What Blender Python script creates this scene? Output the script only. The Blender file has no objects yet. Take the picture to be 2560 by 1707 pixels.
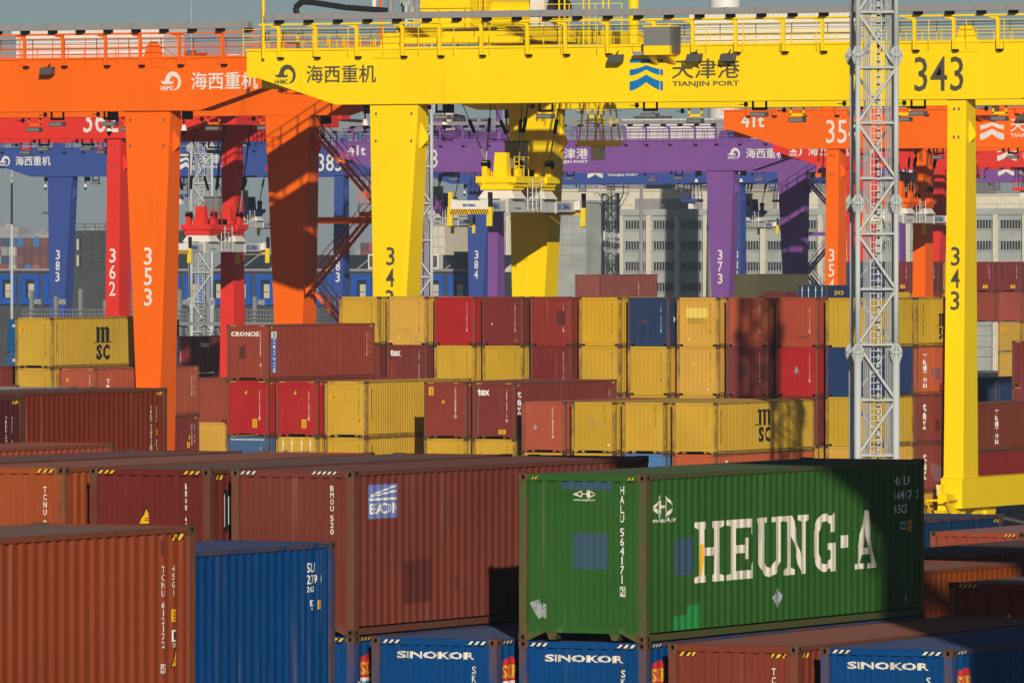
import bpy, bmesh, math, random
from mathutils import Vector
random.seed(7)
SC = bpy.context.scene
COL = SC.collection

# ------------------------------------------------------------------ camera, light, exposure
THETA = math.radians(25.98)            # yard axes (x across the stacks, y along the containers) against the view
CAM_H = 15.3
cam = bpy.data.cameras.new('camera')
cam.sensor_width = 36.0
cam.lens = 36.0 * 20500 / 2560
cam.clip_start, cam.clip_end = 1.0, 30000.0
cam_ob = bpy.data.objects.new('camera', cam)
cam_ob.location = (0, 0, CAM_H)
cam_ob.rotation_euler = (math.radians(90) - math.atan((853.5 - 633) / 20500), 0, THETA)
COL.objects.link(cam_ob)
SC.camera = cam_ob

SUN_DIR = Vector((3.3, -5.5, 1.9)).normalized()
sun = bpy.data.lights.new('sun', 'SUN')
sun.energy = 5.0
sun.angle = math.radians(0.5)
sun.color = (1.0, 0.93, 0.80)
sun_ob = bpy.data.objects.new('sun', sun)
sun_ob.rotation_euler = SUN_DIR.to_track_quat('Z', 'Y').to_euler()
sun_ob.location = (0, 0, 200)
COL.objects.link(sun_ob)

W = bpy.data.worlds.new("World")
SC.world = W
W.use_nodes = True
nt = W.node_tree
nt.nodes.clear()
sky = nt.nodes.new('ShaderNodeTexSky')
sky.sky_type = 'NISHITA'
sky.sun_disc = False
sky.sun_elevation = math.asin(SUN_DIR.z)
sky.sun_rotation = math.atan2(SUN_DIR.x, SUN_DIR.y)
sky.air_density = 0.7
sky.dust_density = 0.3
sky.ozone_density = 3.0
bg = nt.nodes.new('ShaderNodeBackground')
bg.inputs[1].default_value = 0.05
wo = nt.nodes.new('ShaderNodeOutputWorld')
nt.links.new(sky.outputs[0], bg.inputs[0])
nt.links.new(bg.outputs[0], wo.inputs[0])
SC.view_settings.view_transform = 'Standard'
SC.view_settings.look = 'None'
SC.view_settings.exposure = -0.35
SC.view_settings.gamma = 1.0

# ------------------------------------------------------------------ materials
def s2l(c):
    return tuple((x / 12.92 if x <= 0.04045 else ((x + 0.055) / 1.055) ** 2.4) for x in (v / 255 for v in c))

class NB:
    """small helper to wire procedural materials"""
    def __init__(self, name, rough=0.6, spec=0.3, metal=0.0):
        self.m = bpy.data.materials.new(name)
        self.m.use_nodes = True
        self.t = self.m.node_tree
        self.b = self.t.nodes['Principled BSDF']
        self.b.inputs['Roughness'].default_value = rough
        self.b.inputs['Specular IOR Level'].default_value = spec
        self.b.inputs['Metallic'].default_value = metal
    def n(self, typ, **kw):
        nd = self.t.nodes.new(typ)
        for k, v in kw.items():
            setattr(nd, k, v)
        return nd
    def l(self, a, b):
        self.t.links.new(a, b)
    def coords(self, scale, obj=True):
        tc = self.n('ShaderNodeTexCoord')
        mp = self.n('ShaderNodeMapping')
        mp.inputs['Scale'].default_value = scale
        oi = self.n('ShaderNodeObjectInfo')
        mul = self.n('ShaderNodeMath', operation='MULTIPLY')
        mul.inputs[1].default_value = 137.0
        self.l(oi.outputs['Random'], mul.inputs[0])
        add = self.n('ShaderNodeVectorMath', operation='ADD')
        self.l(tc.outputs['Object' if obj else 'Generated'], mp.inputs[0])
        self.l(mp.outputs[0], add.inputs[0])
        self.l(mul.outputs[0], add.inputs[1])
        return add.outputs[0]
    def noise(self, scale, detail=3, rough=0.55, nscale=1.0, obj=True):
        nz = self.n('ShaderNodeTexNoise')
        nz.inputs['Scale'].default_value = nscale
        nz.inputs['Detail'].default_value = detail
        nz.inputs['Roughness'].default_value = rough
        self.l(self.coords(scale, obj), nz.inputs['Vector'])
        return nz.outputs['Fac']
    def ramp(self, fac, lo, hi, v0=0.0, v1=1.0):
        mr = self.n('ShaderNodeMapRange')
        mr.inputs[1].default_value, mr.inputs[2].default_value = lo, hi
        mr.inputs[3].default_value, mr.inputs[4].default_value = v0, v1
        self.l(fac, mr.inputs[0])
        return mr.outputs[0]
    def mix(self, fac, a, b, blend='MIX'):
        mx = self.n('ShaderNodeMix', data_type='RGBA', blend_type=blend)
        for sock, val in ((mx.inputs[0], fac), (mx.inputs[6], a), (mx.inputs[7], b)):
            if hasattr(val, 'links'):
                self.l(val, sock)
            elif isinstance(val, (int, float)):
                sock.default_value = val
            else:
                sock.default_value = tuple(val) + (1.0,) if len(val) == 3 else val
        return mx.outputs[2]
    def out(self, col):
        self.l(col, self.b.inputs['Base Color'])
        return self.m
    def bump(self, h, strength=0.3, dist=0.02):
        bp = self.n('ShaderNodeBump')
        bp.inputs['Strength'].default_value = strength
        bp.inputs['Distance'].default_value = dist
        self.l(h, bp.inputs['Height'])
        self.l(bp.outputs[0], self.b.inputs['Normal'])

RUST = (0.075, 0.032, 0.014)
DUST = (0.17, 0.13, 0.115)

def mat_container(name, streak, dust, rustlo, rough=0.55):
    b = NB(name, rough, 0.12)
    oi = b.n('ShaderNodeObjectInfo')
    c = oi.outputs['Color']
    big = b.noise((0.45, 0.45, 0.45), 4)
    c = b.mix(b.ramp(big, 0.3, 0.75, 0.0, 0.55), c, b.mix(1.0, c, (0.70, 0.66, 0.64), 'MULTIPLY'))
    if dust:
        d = b.noise((0.9, 0.25, 0.9), 5, 0.65)
        c = b.mix(b.ramp(d, 0.25, 0.8, dust * 0.65, dust), c, DUST)
    st = b.noise((5.0, 5.0, 0.16), 4, 0.6)
    c = b.mix(b.ramp(st, 0.60, 0.80, 0.0, streak), c, (0.34, 0.27, 0.21))
    st2 = b.noise((9.0, 9.0, 0.22), 3, 0.6)
    c = b.mix(b.ramp(st2, 0.63, 0.80, 0.0, streak * 1.2), c, (0.06, 0.03, 0.02))
    sp = b.noise((2.6, 2.6, 1.5), 8, 0.75)
    c = b.mix(b.ramp(sp, rustlo, rustlo + 0.06, 0.0, 0.85), c, RUST)
    b.bump(b.noise((3, 3, 0.8), 3), 0.25, 0.02)
    return b.out(c)

M = {}
M['paint'] = mat_container('container_paint', 0.35, 0.0, 0.71)
M['roof'] = mat_container('container_roof_paint', 0.10, 0.42, 0.655, 0.7)
b = NB('container_frame_paint', 0.65, 0.2)
oi = b.n('ShaderNodeObjectInfo')
rr = b.noise((3.5, 3.5, 1.0), 6, 0.7)
c = b.mix(b.ramp(rr, 0.36, 0.60, 0.08, 0.80), oi.outputs['Color'], (0.135, 0.068, 0.034))
c = b.mix(b.ramp(b.noise((14, 14, 6), 4), 0.55, 0.75, 0, 0.5), c, (0.04, 0.022, 0.014))
M['frame'] = b.out(c)
b = NB('corner_casting_rust', 0.8, 0.15)
c = b.mix(b.ramp(b.noise((9, 9, 9), 5, 0.7), 0.3, 0.7), (0.17, 0.085, 0.045), (0.055, 0.03, 0.02))
M['casting'] = b.out(c)

def flat(name, rgb, rough=0.5, spec=0.3, metal=0.0, var=0.14, sc=1.3):
    b = NB(name, rough, spec, metal)
    lo = tuple(x * (1 - var) for x in rgb)
    return b.out(b.mix(b.ramp(b.noise((sc, sc, sc), 4, 0.6), 0.3, 0.7), rgb, lo))

def worn(name, rgb, to, lo=0.62, sc=(6, 6, 1.2)):
    b = NB(name, 0.55, 0.25)
    return b.out(b.mix(b.ramp(b.noise(sc, 6, 0.7), lo, lo + 0.1, 0, 0.8), rgb, to))

M['white'] = worn('white_lettering', (0.78, 0.75, 0.68), (0.28, 0.24, 0.20))
M['cream'] = worn('worn_white_lettering', (0.76, 0.71, 0.60), (0.40, 0.34, 0.26), 0.52, (9, 9, 0.5))
M['black'] = flat('black_lettering', (0.012, 0.012, 0.012), 0.6)
M['dark'] = flat('dark_recess', (0.006, 0.006, 0.006), 0.9, 0.0)
M['hazard'] = worn('hazard_yellow', (0.80, 0.46, 0.02), (0.5, 0.42, 0.2), 0.66)
M['orange_sticker'] = flat('orange_sticker', (0.85, 0.42, 0.005), 0.5)
M['logo_blue'] = worn('logo_blue', (0.045, 0.13, 0.42), (0.3, 0.3, 0.32), 0.66)
M['logo_lilac'] = worn('logo_lilac', (0.16, 0.20, 0.46), (0.45, 0.42, 0.4), 0.62)
M['logo_red'] = flat('logo_red', (0.62, 0.03, 0.04))
M['logo_gold'] = flat('logo_gold', (0.75, 0.42, 0.03))
M['logo_cyan'] = flat('logo_cyan', (0.10, 0.38, 0.62))
M['patch_blue'] = worn('blue_repaint_patch', (0.040, 0.085, 0.125), (0.035, 0.10, 0.07), 0.7)
M['patch_dark'] = flat('dark_repaint_patch', (0.115, 0.028, 0.022), 0.5)
M['patch_green'] = flat('green_repaint_patch', (0.02, 0.24, 0.055), 0.5)
M['patch_red'] = flat('red_repaint_patch', (0.28, 0.035, 0.018), 0.5)
M['patch_pale'] = flat('pale_yellow_patch', (0.80, 0.60, 0.12), 0.5)
M['patch_ochre'] = flat('ochre_repaint_patch', (0.52, 0.31, 0.04), 0.5)
M['patch_lilac'] = flat('lilac_repaint_patch', (0.24, 0.10, 0.12), 0.5)
M['patch_grey'] = worn('grey_scrape', (0.33, 0.36, 0.37), (0.03, 0.13, 0.04), 0.5, (7, 7, 7))
M['crane_ink'] = flat('crane_lettering_grey', (0.085, 0.075, 0.05), 0.5)
M['crane_white'] = flat('crane_lettering_white', (0.80, 0.76, 0.68), 0.5)
M['port_blue'] = flat('port_logo_blue', (0.0, 0.185, 0.47), 0.45)
PAL = ['paint', 'roof', 'frame', 'casting', 'white', 'cream', 'black', 'dark', 'hazard', 'orange_sticker', 'logo_blue',
       'logo_lilac', 'logo_red', 'logo_gold', 'logo_cyan', 'patch_blue', 'patch_dark', 'patch_green', 'patch_red',
       'patch_pale', 'patch_ochre', 'patch_lilac', 'patch_grey']
PI = {k: i for i, k in enumerate(PAL)}

b = NB('crane_paint', 0.45, 0.12)
oi = b.n('ShaderNodeObjectInfo')
c = oi.outputs['Color']
c = b.mix(b.ramp(b.noise((0.35, 0.35, 0.18), 4), 0.35, 0.75, 0, 0.35), c, b.mix(1.0, c, (0.80, 0.77, 0.74), 'MULTIPLY'))
c = b.mix(b.ramp(b.noise((2.6, 2.6, 0.10), 5, 0.65), 0.60, 0.80, 0, 0.16), c, (0.10, 0.07, 0.04))
M['crane'] = b.out(c)
M['steel'] = flat('galvanised_steel', (0.30, 0.31, 0.31), 0.5, 0.4, 0.2)
M['tray'] = flat('grey_cable_tray', (0.30, 0.28, 0.27), 0.55)
M['lamp'] = flat('lamp_housing', (0.10, 0.095, 0.09), 0.5)
M['rubber'] = flat('black_rubber', (0.015, 0.015, 0.016), 0.6)
M['house_white'] = flat('white_cladding', (0.78, 0.75, 0.68), 0.5, var=0.08)
M['mast_white'] = worn('mast_white_paint', (0.50, 0.52, 0.50), (0.30, 0.22, 0.15), 0.70, (2, 2, 0.6))
M['mast_grey'] = flat('mast_conduit_grey', (0.36, 0.37, 0.37), 0.5)
M['spreader_grey'] = flat('spreader_grey', (0.56, 0.56, 0.53), 0.5)
M['spreader_yellow'] = flat('spreader_yellow', (0.85, 0.66, 0.03), 0.5)
M['glass'] = flat('dark_glass', (0.05, 0.055, 0.06), 0.12, 0.6)
M['glass_grey'] = flat('cabin_glass', (0.22, 0.22, 0.20), 0.15, 0.6)

def lin(*rgb):
    return s2l(rgb)

# ------------------------------------------------------------------ mesh builder
class MB:
    def __init__(self):
        self.v, self.f, self.m = [], [], []
    def add(self, vs, fs, mi=0):
        o = len(self.v)
        self.v += [tuple(p) for p in vs]
        for q in fs:
            self.f.append([o + i for i in q])
            self.m.append(mi)
    def hexa(self, p, mi=0):
        self.add(p, [(0, 3, 2, 1), (4, 5, 6, 7), (0, 1, 5, 4), (1, 2, 6, 5), (2, 3, 7, 6), (3, 0, 4, 7)], mi)
    def box(self, x0, x1, y0, y1, z0, z1, mi=0):
        self.hexa([(x0, y0, z0), (x1, y0, z0), (x1, y1, z0), (x0, y1, z0), (x0, y0, z1), (x1, y0, z1), (x1, y1, z1), (x0, y1, z1)], mi)
    def bar(self, p, q, r, mi=0, n=4, r2=None):
        p, q = Vector(p), Vector(q)
        d = (q - p).normalized()
        a = d.cross(Vector((0, 0, 1)))
        if a.length < 1e-4:
            a = Vector((1, 0, 0))
        a.normalize()
        c = d.cross(a)
        r2 = r if r2 is None else r2
        vs = []
        for e, rad in ((p, r), (q, r2)):
            for k in range(n):
                t = 2 * math.pi * (k + 0.5) / n
                vs.append(e + (a * math.cos(t) + c * math.sin(t)) * rad)
        fs = [(k, (k + 1) % n, n + (k + 1) % n, n + k) for k in range(n)]
        fs += [tuple(range(n))[::-1], tuple(range(n, 2 * n))]
        self.add(vs, fs, mi)
    def path(self, pts, r, mi=0, n=6):
        for a, c in zip(pts, pts[1:]):
            self.bar(a, c, r, mi, n)
    def prism(self, poly, y0, y1, mi=0):
        """poly in (x, z), extruded along y"""
        n = len(poly)
        vs = [(x, y0, z) for x, z in poly] + [(x, y1, z) for x, z in poly]
        fs = [tuple(range(n)), tuple(range(n, 2 * n))[::-1]] + [(k, n + k, n + (k + 1) % n, (k + 1) % n) for k in range(n)]
        self.add(vs, fs, mi)
    def prismx(self, poly, x0, x1, mi=0):
        """poly in (y, z), extruded along x"""
        n = len(poly)
        vs = [(x0, y, z) for y, z in poly] + [(x1, y, z) for y, z in poly]
        fs = [tuple(range(n)), tuple(range(n, 2 * n))[::-1]] + [(k, n + k, n + (k + 1) % n, (k + 1) % n) for k in range(n)]
        self.add(vs, fs, mi)
    def mesh(self, name, mats):
        me = bpy.data.meshes.new(name)
        me.from_pydata(self.v, [], self.f)
        for k in mats:
            me.materials.append(M[k] if isinstance(k, str) else k)
        me.polygons.foreach_set('material_index', self.m)
        me.update()
        return me
    def build(self, name, mats, parent=None, color=None, smooth=False, loc=(0, 0, 0)):
        me = self.mesh(name, mats)
        if smooth:
            me.polygons.foreach_set('use_smooth', [True] * len(me.polygons))
        return link(name, me, parent, color, loc)

def link(name, me, parent=None, color=None, loc=(0, 0, 0)):
    o = bpy.data.objects.new(name, me)
    COL.objects.link(o)
    o.location = loc
    if parent is not None:
        o.parent = parent
        if color is None:
            color = parent.color
    if color is not None:
        o.color = tuple(color)[:3] + (1.0,)
    return o

def tag(o, label=None, cat=None, group=None, kind=None):
    for k, v in (('label', label), ('category', cat), ('group', group), ('kind', kind)):
        if v:
            o[k] = v
    return o

def thing(name, label, cat, loc, group=None, color=(1, 1, 1)):
    o = bpy.data.objects.new(name, None)
    COL.objects.link(o)
    o.location = loc
    o.color = tuple(color)[:3] + (1,)
    o.empty_display_size = 0.5
    return tag(o, label, cat, group)

# ------------------------------------------------------------------ lettering
_TXT = {}
def text_geo(s, bold=0.0):
    """outline of a word as flat polygons, lower corner of its bounding box at 0, 0"""
    if (s, bold) in _TXT:
        return _TXT[(s, bold)]
    cu = bpy.data.curves.new('word', 'FONT')
    cu.body, cu.size, cu.offset, cu.resolution_u = s, 1.0, bold, 2
    ob = bpy.data.objects.new('word', cu)
    COL.objects.link(ob)
    dg = bpy.context.evaluated_depsgraph_get()
    me = ob.evaluated_get(dg).to_mesh()
    vs = [(v.co.x, v.co.y) for v in me.vertices]
    fs = [tuple(p.vertices) for p in me.polygons]
    ob.evaluated_get(dg).to_mesh_clear()
    bpy.data.objects.remove(ob)
    bpy.data.curves.remove(cu)
    x0, y0 = min(p[0] for p in vs), min(p[1] for p in vs)
    vs = [(x - x0, y - y0) for x, y in vs]
    r = (vs, fs, max(p[0] for p in vs), max(p[1] for p in vs))
    _TXT[(s, bold)] = r
    return r

SERIF = {   # slab-serif capitals as butted rectangles / convex pieces in a 10 x 14 cell
    'H': [[(0, 0), (4, 0), (4, 1.2), (3, 1.8), (1, 1.8), (0, 1.2)], [(1, 1.8), (3, 1.8), (3, 12.2), (1, 12.2)], [(1, 12.2), (3, 12.2), (4, 12.8), (4, 14), (0, 14), (0, 12.8)],
          [(6, 0), (10, 0), (10, 1.2), (9, 1.8), (7, 1.8), (6, 1.2)], [(7, 1.8), (9, 1.8), (9, 12.2), (7, 12.2)], [(7, 12.2), (9, 12.2), (10, 12.8), (10, 14), (6, 14), (6, 12.8)], [(3, 6.1), (7, 6.1), (7, 8), (3, 8)]],
    'E': [[(0, 0), (9.6, 0), (9.6, 2), (3, 2), (0, 1.2)], [(1, 1.5), (3, 2), (3, 12), (1, 12.5)], [(0, 12.8), (3, 12), (9.4, 12), (9.4, 14), (0, 14)],
          [(8.6, 2), (9.6, 2), (9.6, 4)], [(8.4, 12), (9.4, 10), (9.4, 12)], [(3, 6.1), (6.2, 6.1), (6.2, 8), (3, 8)], [(6.2, 4.6), (7.6, 4.6), (7.6, 9.6), (6.2, 9.6)]],
    'U': [[(0, 12.8), (4, 12.8), (4, 14), (0, 14)], [(6, 12.8), (10, 12.8), (10, 14), (6, 14)], [(1, 3.4), (3, 4), (3, 12.8), (1, 12.8)], [(7, 4), (9, 3.4), (9, 12.8), (7, 12.8)],
          [(1, 3.4), (2.4, 0.8), (4, 2.4), (3, 4)], [(2.4, 0.8), (4.4, 0), (5, 1.9), (4, 2.4)], [(4.4, 0), (5.6, 0), (5, 1.9)], [(5.6, 0), (7.6, 0.8), (6, 2.4), (5, 1.9)], [(7.6, 0.8), (9, 3.4), (7, 4), (6, 2.4)]],
    'N': [[(0, 0), (4, 0), (4, 1.2), (3, 1.8), (1, 1.8), (0, 1.2)], [(1, 1.8), (3, 1.8), (3, 9.5), (1, 12.6)], [(0, 12.8), (1, 12.6), (3, 9.5), (3.4, 14), (0, 14)], [(3, 9.5), (7, 0), (7, 4), (3.4, 14)],
          [(7, 0), (9, 0), (9, 12.4), (7, 12.4)], [(7, 12.4), (9, 12.4), (10, 12.8), (10, 14), (6, 14), (6, 12.8)]],
    'G': [[(0.6, 4), (2.6, 4.4), (2.6, 9.6), (0.6, 10)], [(0.6, 10), (2.6, 9.6), (4, 11.8), (2.8, 13.4)], [(2.8, 13.4), (4, 11.8), (5.6, 12.2), (5.6, 14)], [(5.6, 12.2), (7.4, 11.4), (7.4, 13.3), (5.6, 14)],
          [(7.4, 9.4), (9.4, 9.4), (9.4, 14), (8.4, 14), (7.4, 13.3)], [(0.6, 4), (2.8, 0.6), (4, 2.2), (2.6, 4.4)], [(2.8, 0.6), (5, 0), (5.4, 1.8), (4, 2.2)], [(5, 0), (7.4, 0.8), (7.4, 3), (5.4, 1.8)],
          [(7.4, 0), (9.6, 0), (9.6, 6.8), (7.4, 6.8)], [(6.2, 5.2), (7.4, 5.2), (7.4, 6.8), (6.2, 6.8)]],
    '-': [[(2, 5.4), (6, 5.4), (6, 8.4), (2, 8.4)]],
    'A': [[(0, 0), (4, 0), (4, 1.2), (2.6, 1.4), (0, 1.2)], [(6, 0), (10.4, 0), (10.4, 1.2), (8, 1.6), (6, 1.2)], [(0.8, 1.25), (2.6, 1.4), (5, 10), (4.2, 14)], [(4.2, 14), (5, 10), (7.2, 1.4), (9.4, 1.4), (6.2, 14)],
          [(3.15, 3.4), (6.65, 3.4), (6.2, 5.0), (3.6, 5.0)]],
}

# ------------------------------------------------------------------ shipping containers
CW = 2.438
L40, L20, HS, HQ = 12.192, 6.058, 2.591, 2.896
PROF = {'front': (0.19, 0.25, (0.110, 0.018, 0.104, 0.018), 0.046, 0.020),
        'side': (0.19, 0.278, (0.072, 0.068, 0.070, 0.068), 0.036, 0.014)}

def breaks(kind, a0, a1):
    s, per, seg, dep, off = PROF[kind]
    out, k = [], math.floor((a0 - s) / per)
    while s + k * per < a1:
        a = s + k * per
        for w in seg:
            if a0 < a < a1:
                out.append(a)
            a += w
        k += 1
    return out

def depth(kind, a, lo, hi):
    if a <= lo or a >= hi:
        return 0.0
    s, per, seg, dep, off = PROF[kind]
    t = (a - s) % per
    if t < seg[0]:
        return off
    t -= seg[0]
    if t < seg[1]:
        return off + dep * t / seg[1]
    t -= seg[1]
    if t < seg[2]:
        return off + dep
    t -= seg[2]
    return off + dep * (1 - t / seg[3])

def panel_into(mb, kind, L, H, put):
    """corrugated wall between the posts; put(a, z, d) maps wall coordinates to container coordinates"""
    lo, hi = 0.15, L - 0.15
    z0, z1 = (0.25, H - 0.115) if kind == 'front' else (0.165, H - 0.085)
    aa = [lo] + breaks(kind, lo + 0.002, hi - 0.002) + [hi]
    vs = []
    for a in aa:
        d = depth(kind, min(max(a, lo + 1e-4), hi - 1e-4), lo, hi)
        vs += [put(a, z0, d), put(a, z1, d)]
    mb.add(vs, [(2 * k, 2 * k + 2, 2 * k + 3, 2 * k + 1) for k in range(len(aa) - 1)], PI['paint'])
    # the undersides of the header rail / top of the sill close the steps
    for z in (z0, z1):
        vv = []
        for a in aa:
            d = depth(kind, min(max(a, lo + 1e-4), hi - 1e-4), lo, hi)
            vv += [put(a, z, d), put(a, z, 0.075)]
        mb.add(vv, [(2 * k, 2 * k + 2, 2 * k + 3, 2 * k + 1) for k in range(len(aa) - 1)], PI['paint'])

def haz(a0, a1, z0, z1, col='hazard'):
    n = max(2, round((a1 - a0) / 0.11))
    w = (a1 - a0) / n
    h = z1 - z0
    out = [('poly', [(a0, z0), (a1, z0), (a1, z1), (a0, z1)], 'black', 1)]
    for k in range(n):
        b0 = a0 + k * w
        out.append(('poly', [(b0, z0), (b0 + w * 0.5, z0), (min(b0 + w, a1), z1), (b0 + w * 0.5, z1)], col, 2))
    return out

def tri(a, z, s):
    return [('poly', [(a, z), (a + s, z), (a + s * 0.62, z + s * 1.25), (a + s * 0.5, z + s * 1.25)], 'black', 1),
            ('poly', [(a + s * .1, z + s * .07), (a + s * .88, z + s * .07), (a + s * .86, z + s * .55), (a + s * 0.56, z + s * 1.12)], 'orange_sticker', 2),
            ('poly', [(a + s * .42, z + s * .28), (a + s * .74, z + s * .28), (a + s * .74, z + s * .34), (a + s * .42, z + s * .34)], 'black', 3),
            ('poly', [(a + s * .42, z + s * .42), (a + s * .74, z + s * .42), (a + s * .74, z + s * .48), (a + s * .42, z + s * .48)], 'black', 3)]

def sticker(a, z, w, h, mat='orange_sticker'):
    o = [('poly', [(a, z), (a + w, z), (a + w, z + h), (a, z + h)], mat, 1)]
    for k in range(3):
        zz = z + h * (0.18 + 0.25 * k)
        o.append(('poly', [(a + w * .2, zz), (a + w * .8, zz), (a + w * .8, zz + h * .08), (a + w * .2, zz + h * .08)], 'black', 2))
    return o

def txt(s, a, z, h, w=None, mat='white', bold=0.012):
    return [('text', s, a, z, h, w, mat, bold)]

def vert(s, a, ztop, h, w, gap, mat='white', bold=0.012, box=False):
    o, z = [], ztop
    for i, ch in enumerate(s):
        if ch == ' ':
            z -= h * 0.55
            continue
        z -= h
        o.append(('text', ch, a + (w * 0.35 if ch in '1I' else 0), z, h, w * (0.3 if ch in '1I' else 1), mat, bold))
        if box and i == len(s) - 1:
            e = w * 0.28
            for q in (((a - e, z - e), (a + w + e, z - e), (a + w + e, z - e * .4), (a - e, z - e * .4)),
                      ((a - e, z + h + e * .4), (a + w + e, z + h + e * .4), (a + w + e, z + h + e), (a - e, z + h + e)),
                      ((a - e, z - e * .4), (a - e * .4, z - e * .4), (a - e * .4, z + h + e * .4), (a - e, z + h + e * .4)),
                      ((a + w + e * .4, z - e * .4), (a + w + e, z - e * .4), (a + w + e, z + h + e * .4), (a + w + e * .4, z + h + e * .4))):
                o.append(('poly', list(q), mat, 1))
        z -= gap
    return o

def rect(a0, a1, z0, z1, mat, lift=1):
    return [('poly', [(a0, z0), (a1, z0), (a1, z1), (a0, z1)], mat, lift)]

def decals_into(mb, decs, kind, L, H, put):
    lo, hi = 0.15, L - 0.15
    zr0, zr1 = (0.25, H - 0.115) if kind == 'front' else (0.165, H - 0.085)
    for d in decs:
        if d[0] == 'text':
            _, s, a, z, h, w, mat, bold = d[:8]
            vs, fs, tw, th = text_geo(s, bold)
            w = w if w else h * tw / th
            vs = [(a + x * w / tw, z + y * h / th) for x, y in vs]
            lift = d[8] if len(d) > 8 else 1
        else:
            _, poly, mat, lift = d
            vs, fs = list(poly), [tuple(range(len(poly)))]
        a0, a1 = min(p[0] for p in vs), max(p[0] for p in vs)
        zc = (min(p[1] for p in vs) + max(p[1] for p in vs)) / 2
        rail = zc > zr1 or zc < zr0
        cuts = [] if rail else breaks(kind, a0, a1)
        if cuts:
            bm = bmesh.new()
            bv = [bm.verts.new((x, y, 0)) for x, y in vs]
            for f in fs:
                try:
                    bm.faces.new([bv[i] for i in f])
                except ValueError:
                    pass
            for cx in cuts:
                bmesh.ops.bisect_plane(bm, geom=bm.verts[:] + bm.edges[:] + bm.faces[:], plane_co=(cx, 0, 0), plane_no=(1, 0, 0), dist=1e-5)
            bm.verts.index_update()
            vs = [(v.co.x, v.co.y) for v in bm.verts]
            fs = [tuple(v.index for v in f.verts) for f in bm.faces]
            bm.free()
        e = 0.003 * lift
        mb.add([put(x, y, (0.0 if rail else depth(kind, x, lo, hi)) - e) for x, y in vs], fs, PI[mat])

_MESH = {}
def put_front(a, z, d):
    return (-CW / 2 + a, d, z)
def put_side(a, z, d):
    return (CW / 2 - d, a, z)

def m_end(H, decs, door=False):
    key = ('end', H, repr(decs), door)
    if key not in _MESH:
        mb = MB()
        if door:
            for a0, a1 in ((0.14, 1.213), (1.225, CW - 0.14)):
                mb.box(-CW / 2 + a0, -CW / 2 + a1, 0.022, 0.07, 0.17, H - 0.12, PI['paint'])
                for z0, z1 in ((0.35, 0.42), (H * .36, H * .36 + .07), (H * .66, H * .66 + .07)):
                    mb.box(-CW / 2 + a0 + .08, -CW / 2 + a1 - .08, 0.008, 0.022, z0, z1, PI['paint'])
            for a in (0.42, 0.93, 1.50, 2.01):
                mb.bar((-CW / 2 + a, -0.012, 0.12), (-CW / 2 + a, -0.012, H - 0.09), 0.022, PI['white'], 6)
                for z in (0.3, 1.0, H - 0.4):
                    mb.box(-CW / 2 + a - .05, -CW / 2 + a + .05, -0.02, 0.02, z, z + .09, PI['white'])
            mb.box(-CW / 2 + .45, -CW / 2 + .85, -0.03, 0.0, 1.05, 1.11, PI['white'])
            mb.box(-CW / 2 + 1.55, -CW / 2 + 1.95, -0.03, 0.0, 1.05, 1.11, PI['white'])
            for d in decs:
                vs, fs, tw, th = text_geo(d[1], d[7])
                w = d[5] if d[5] else d[4] * tw / th
                mb.add([(-CW / 2 + d[2] + x * w / tw, 0.004, d[3] + y * d[4] / th) for x, y in vs], fs, PI[d[6]])
        else:
            panel_into(mb, 'front', CW, H, put_front)
            decals_into(mb, decs, 'front', CW, H, put_front)
        _MESH[key] = mb.mesh('container_end', PAL)
    return _MESH[key]

def m_side(L, H, decs):
    key = ('side', L, H, repr(decs))
    if key not in _MESH:
        mb = MB()
        panel_into(mb, 'side', L, H, put_side)
        decals_into(mb, decs, 'side', L, H, put_side)
        _MESH[key] = mb.mesh('container_side', PAL)
    return _MESH[key]

def m_roof(L, H):
    key = ('roof', L, H)
    if key not in _MESH:
        mb = MB()
        per = 0.209
        ys, y = [(0.16, H - 0.03)], 0.16
        k = 0
        while y + per < L - 0.16:
            ys += [(y + .03, H - 0.012), (y + .12, H - 0.012), (y + .15, H - 0.034), (y + per, H - 0.034)]
            y += per
        ys.append((L - 0.16, H - 0.03))
        x0, x1 = -CW / 2 + 0.07, CW / 2 - 0.07
        vs = []
        for yy, zz in ys:
            vs += [(x0, yy, zz), (x1, yy, zz)]
        mb.add(vs, [(2 * i, 2 * i + 1, 2 * i + 3, 2 * i + 2) for i in range(len(ys) - 1)], PI['roof'])
        _MESH[key] = mb.mesh('container_roof', PAL)
    return _MESH[key]

def m_back(L, H):
    """far end, hidden long wall and floor of the box"""
    key = ('back', L, H)
    if key not in _MESH:
        mb = MB()
        x0, x1 = -CW / 2, CW / 2
        panel_into(mb, 'side', L, H, lambda a, z, d: (x0 + d, a, z))
        mb.add([(x0 + .1, L - .03, .16), (x1 - .1, L - .03, .16), (x1 - .1, L - .03, H - .05), (x0 + .1, L - .03, H - .05)], [(0, 1, 2, 3)], PI['paint'])
        mb.add([(x0 + .05, .03, .15), (x1 - .05, .03, .15), (x1 - .05, L - .03, .15), (x0 + .05, L - .03, .15)], [(0, 1, 2, 3)], PI['dark'])
        _MESH[key] = mb.mesh('container_shell', PAL)
    return _MESH[key]

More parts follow.
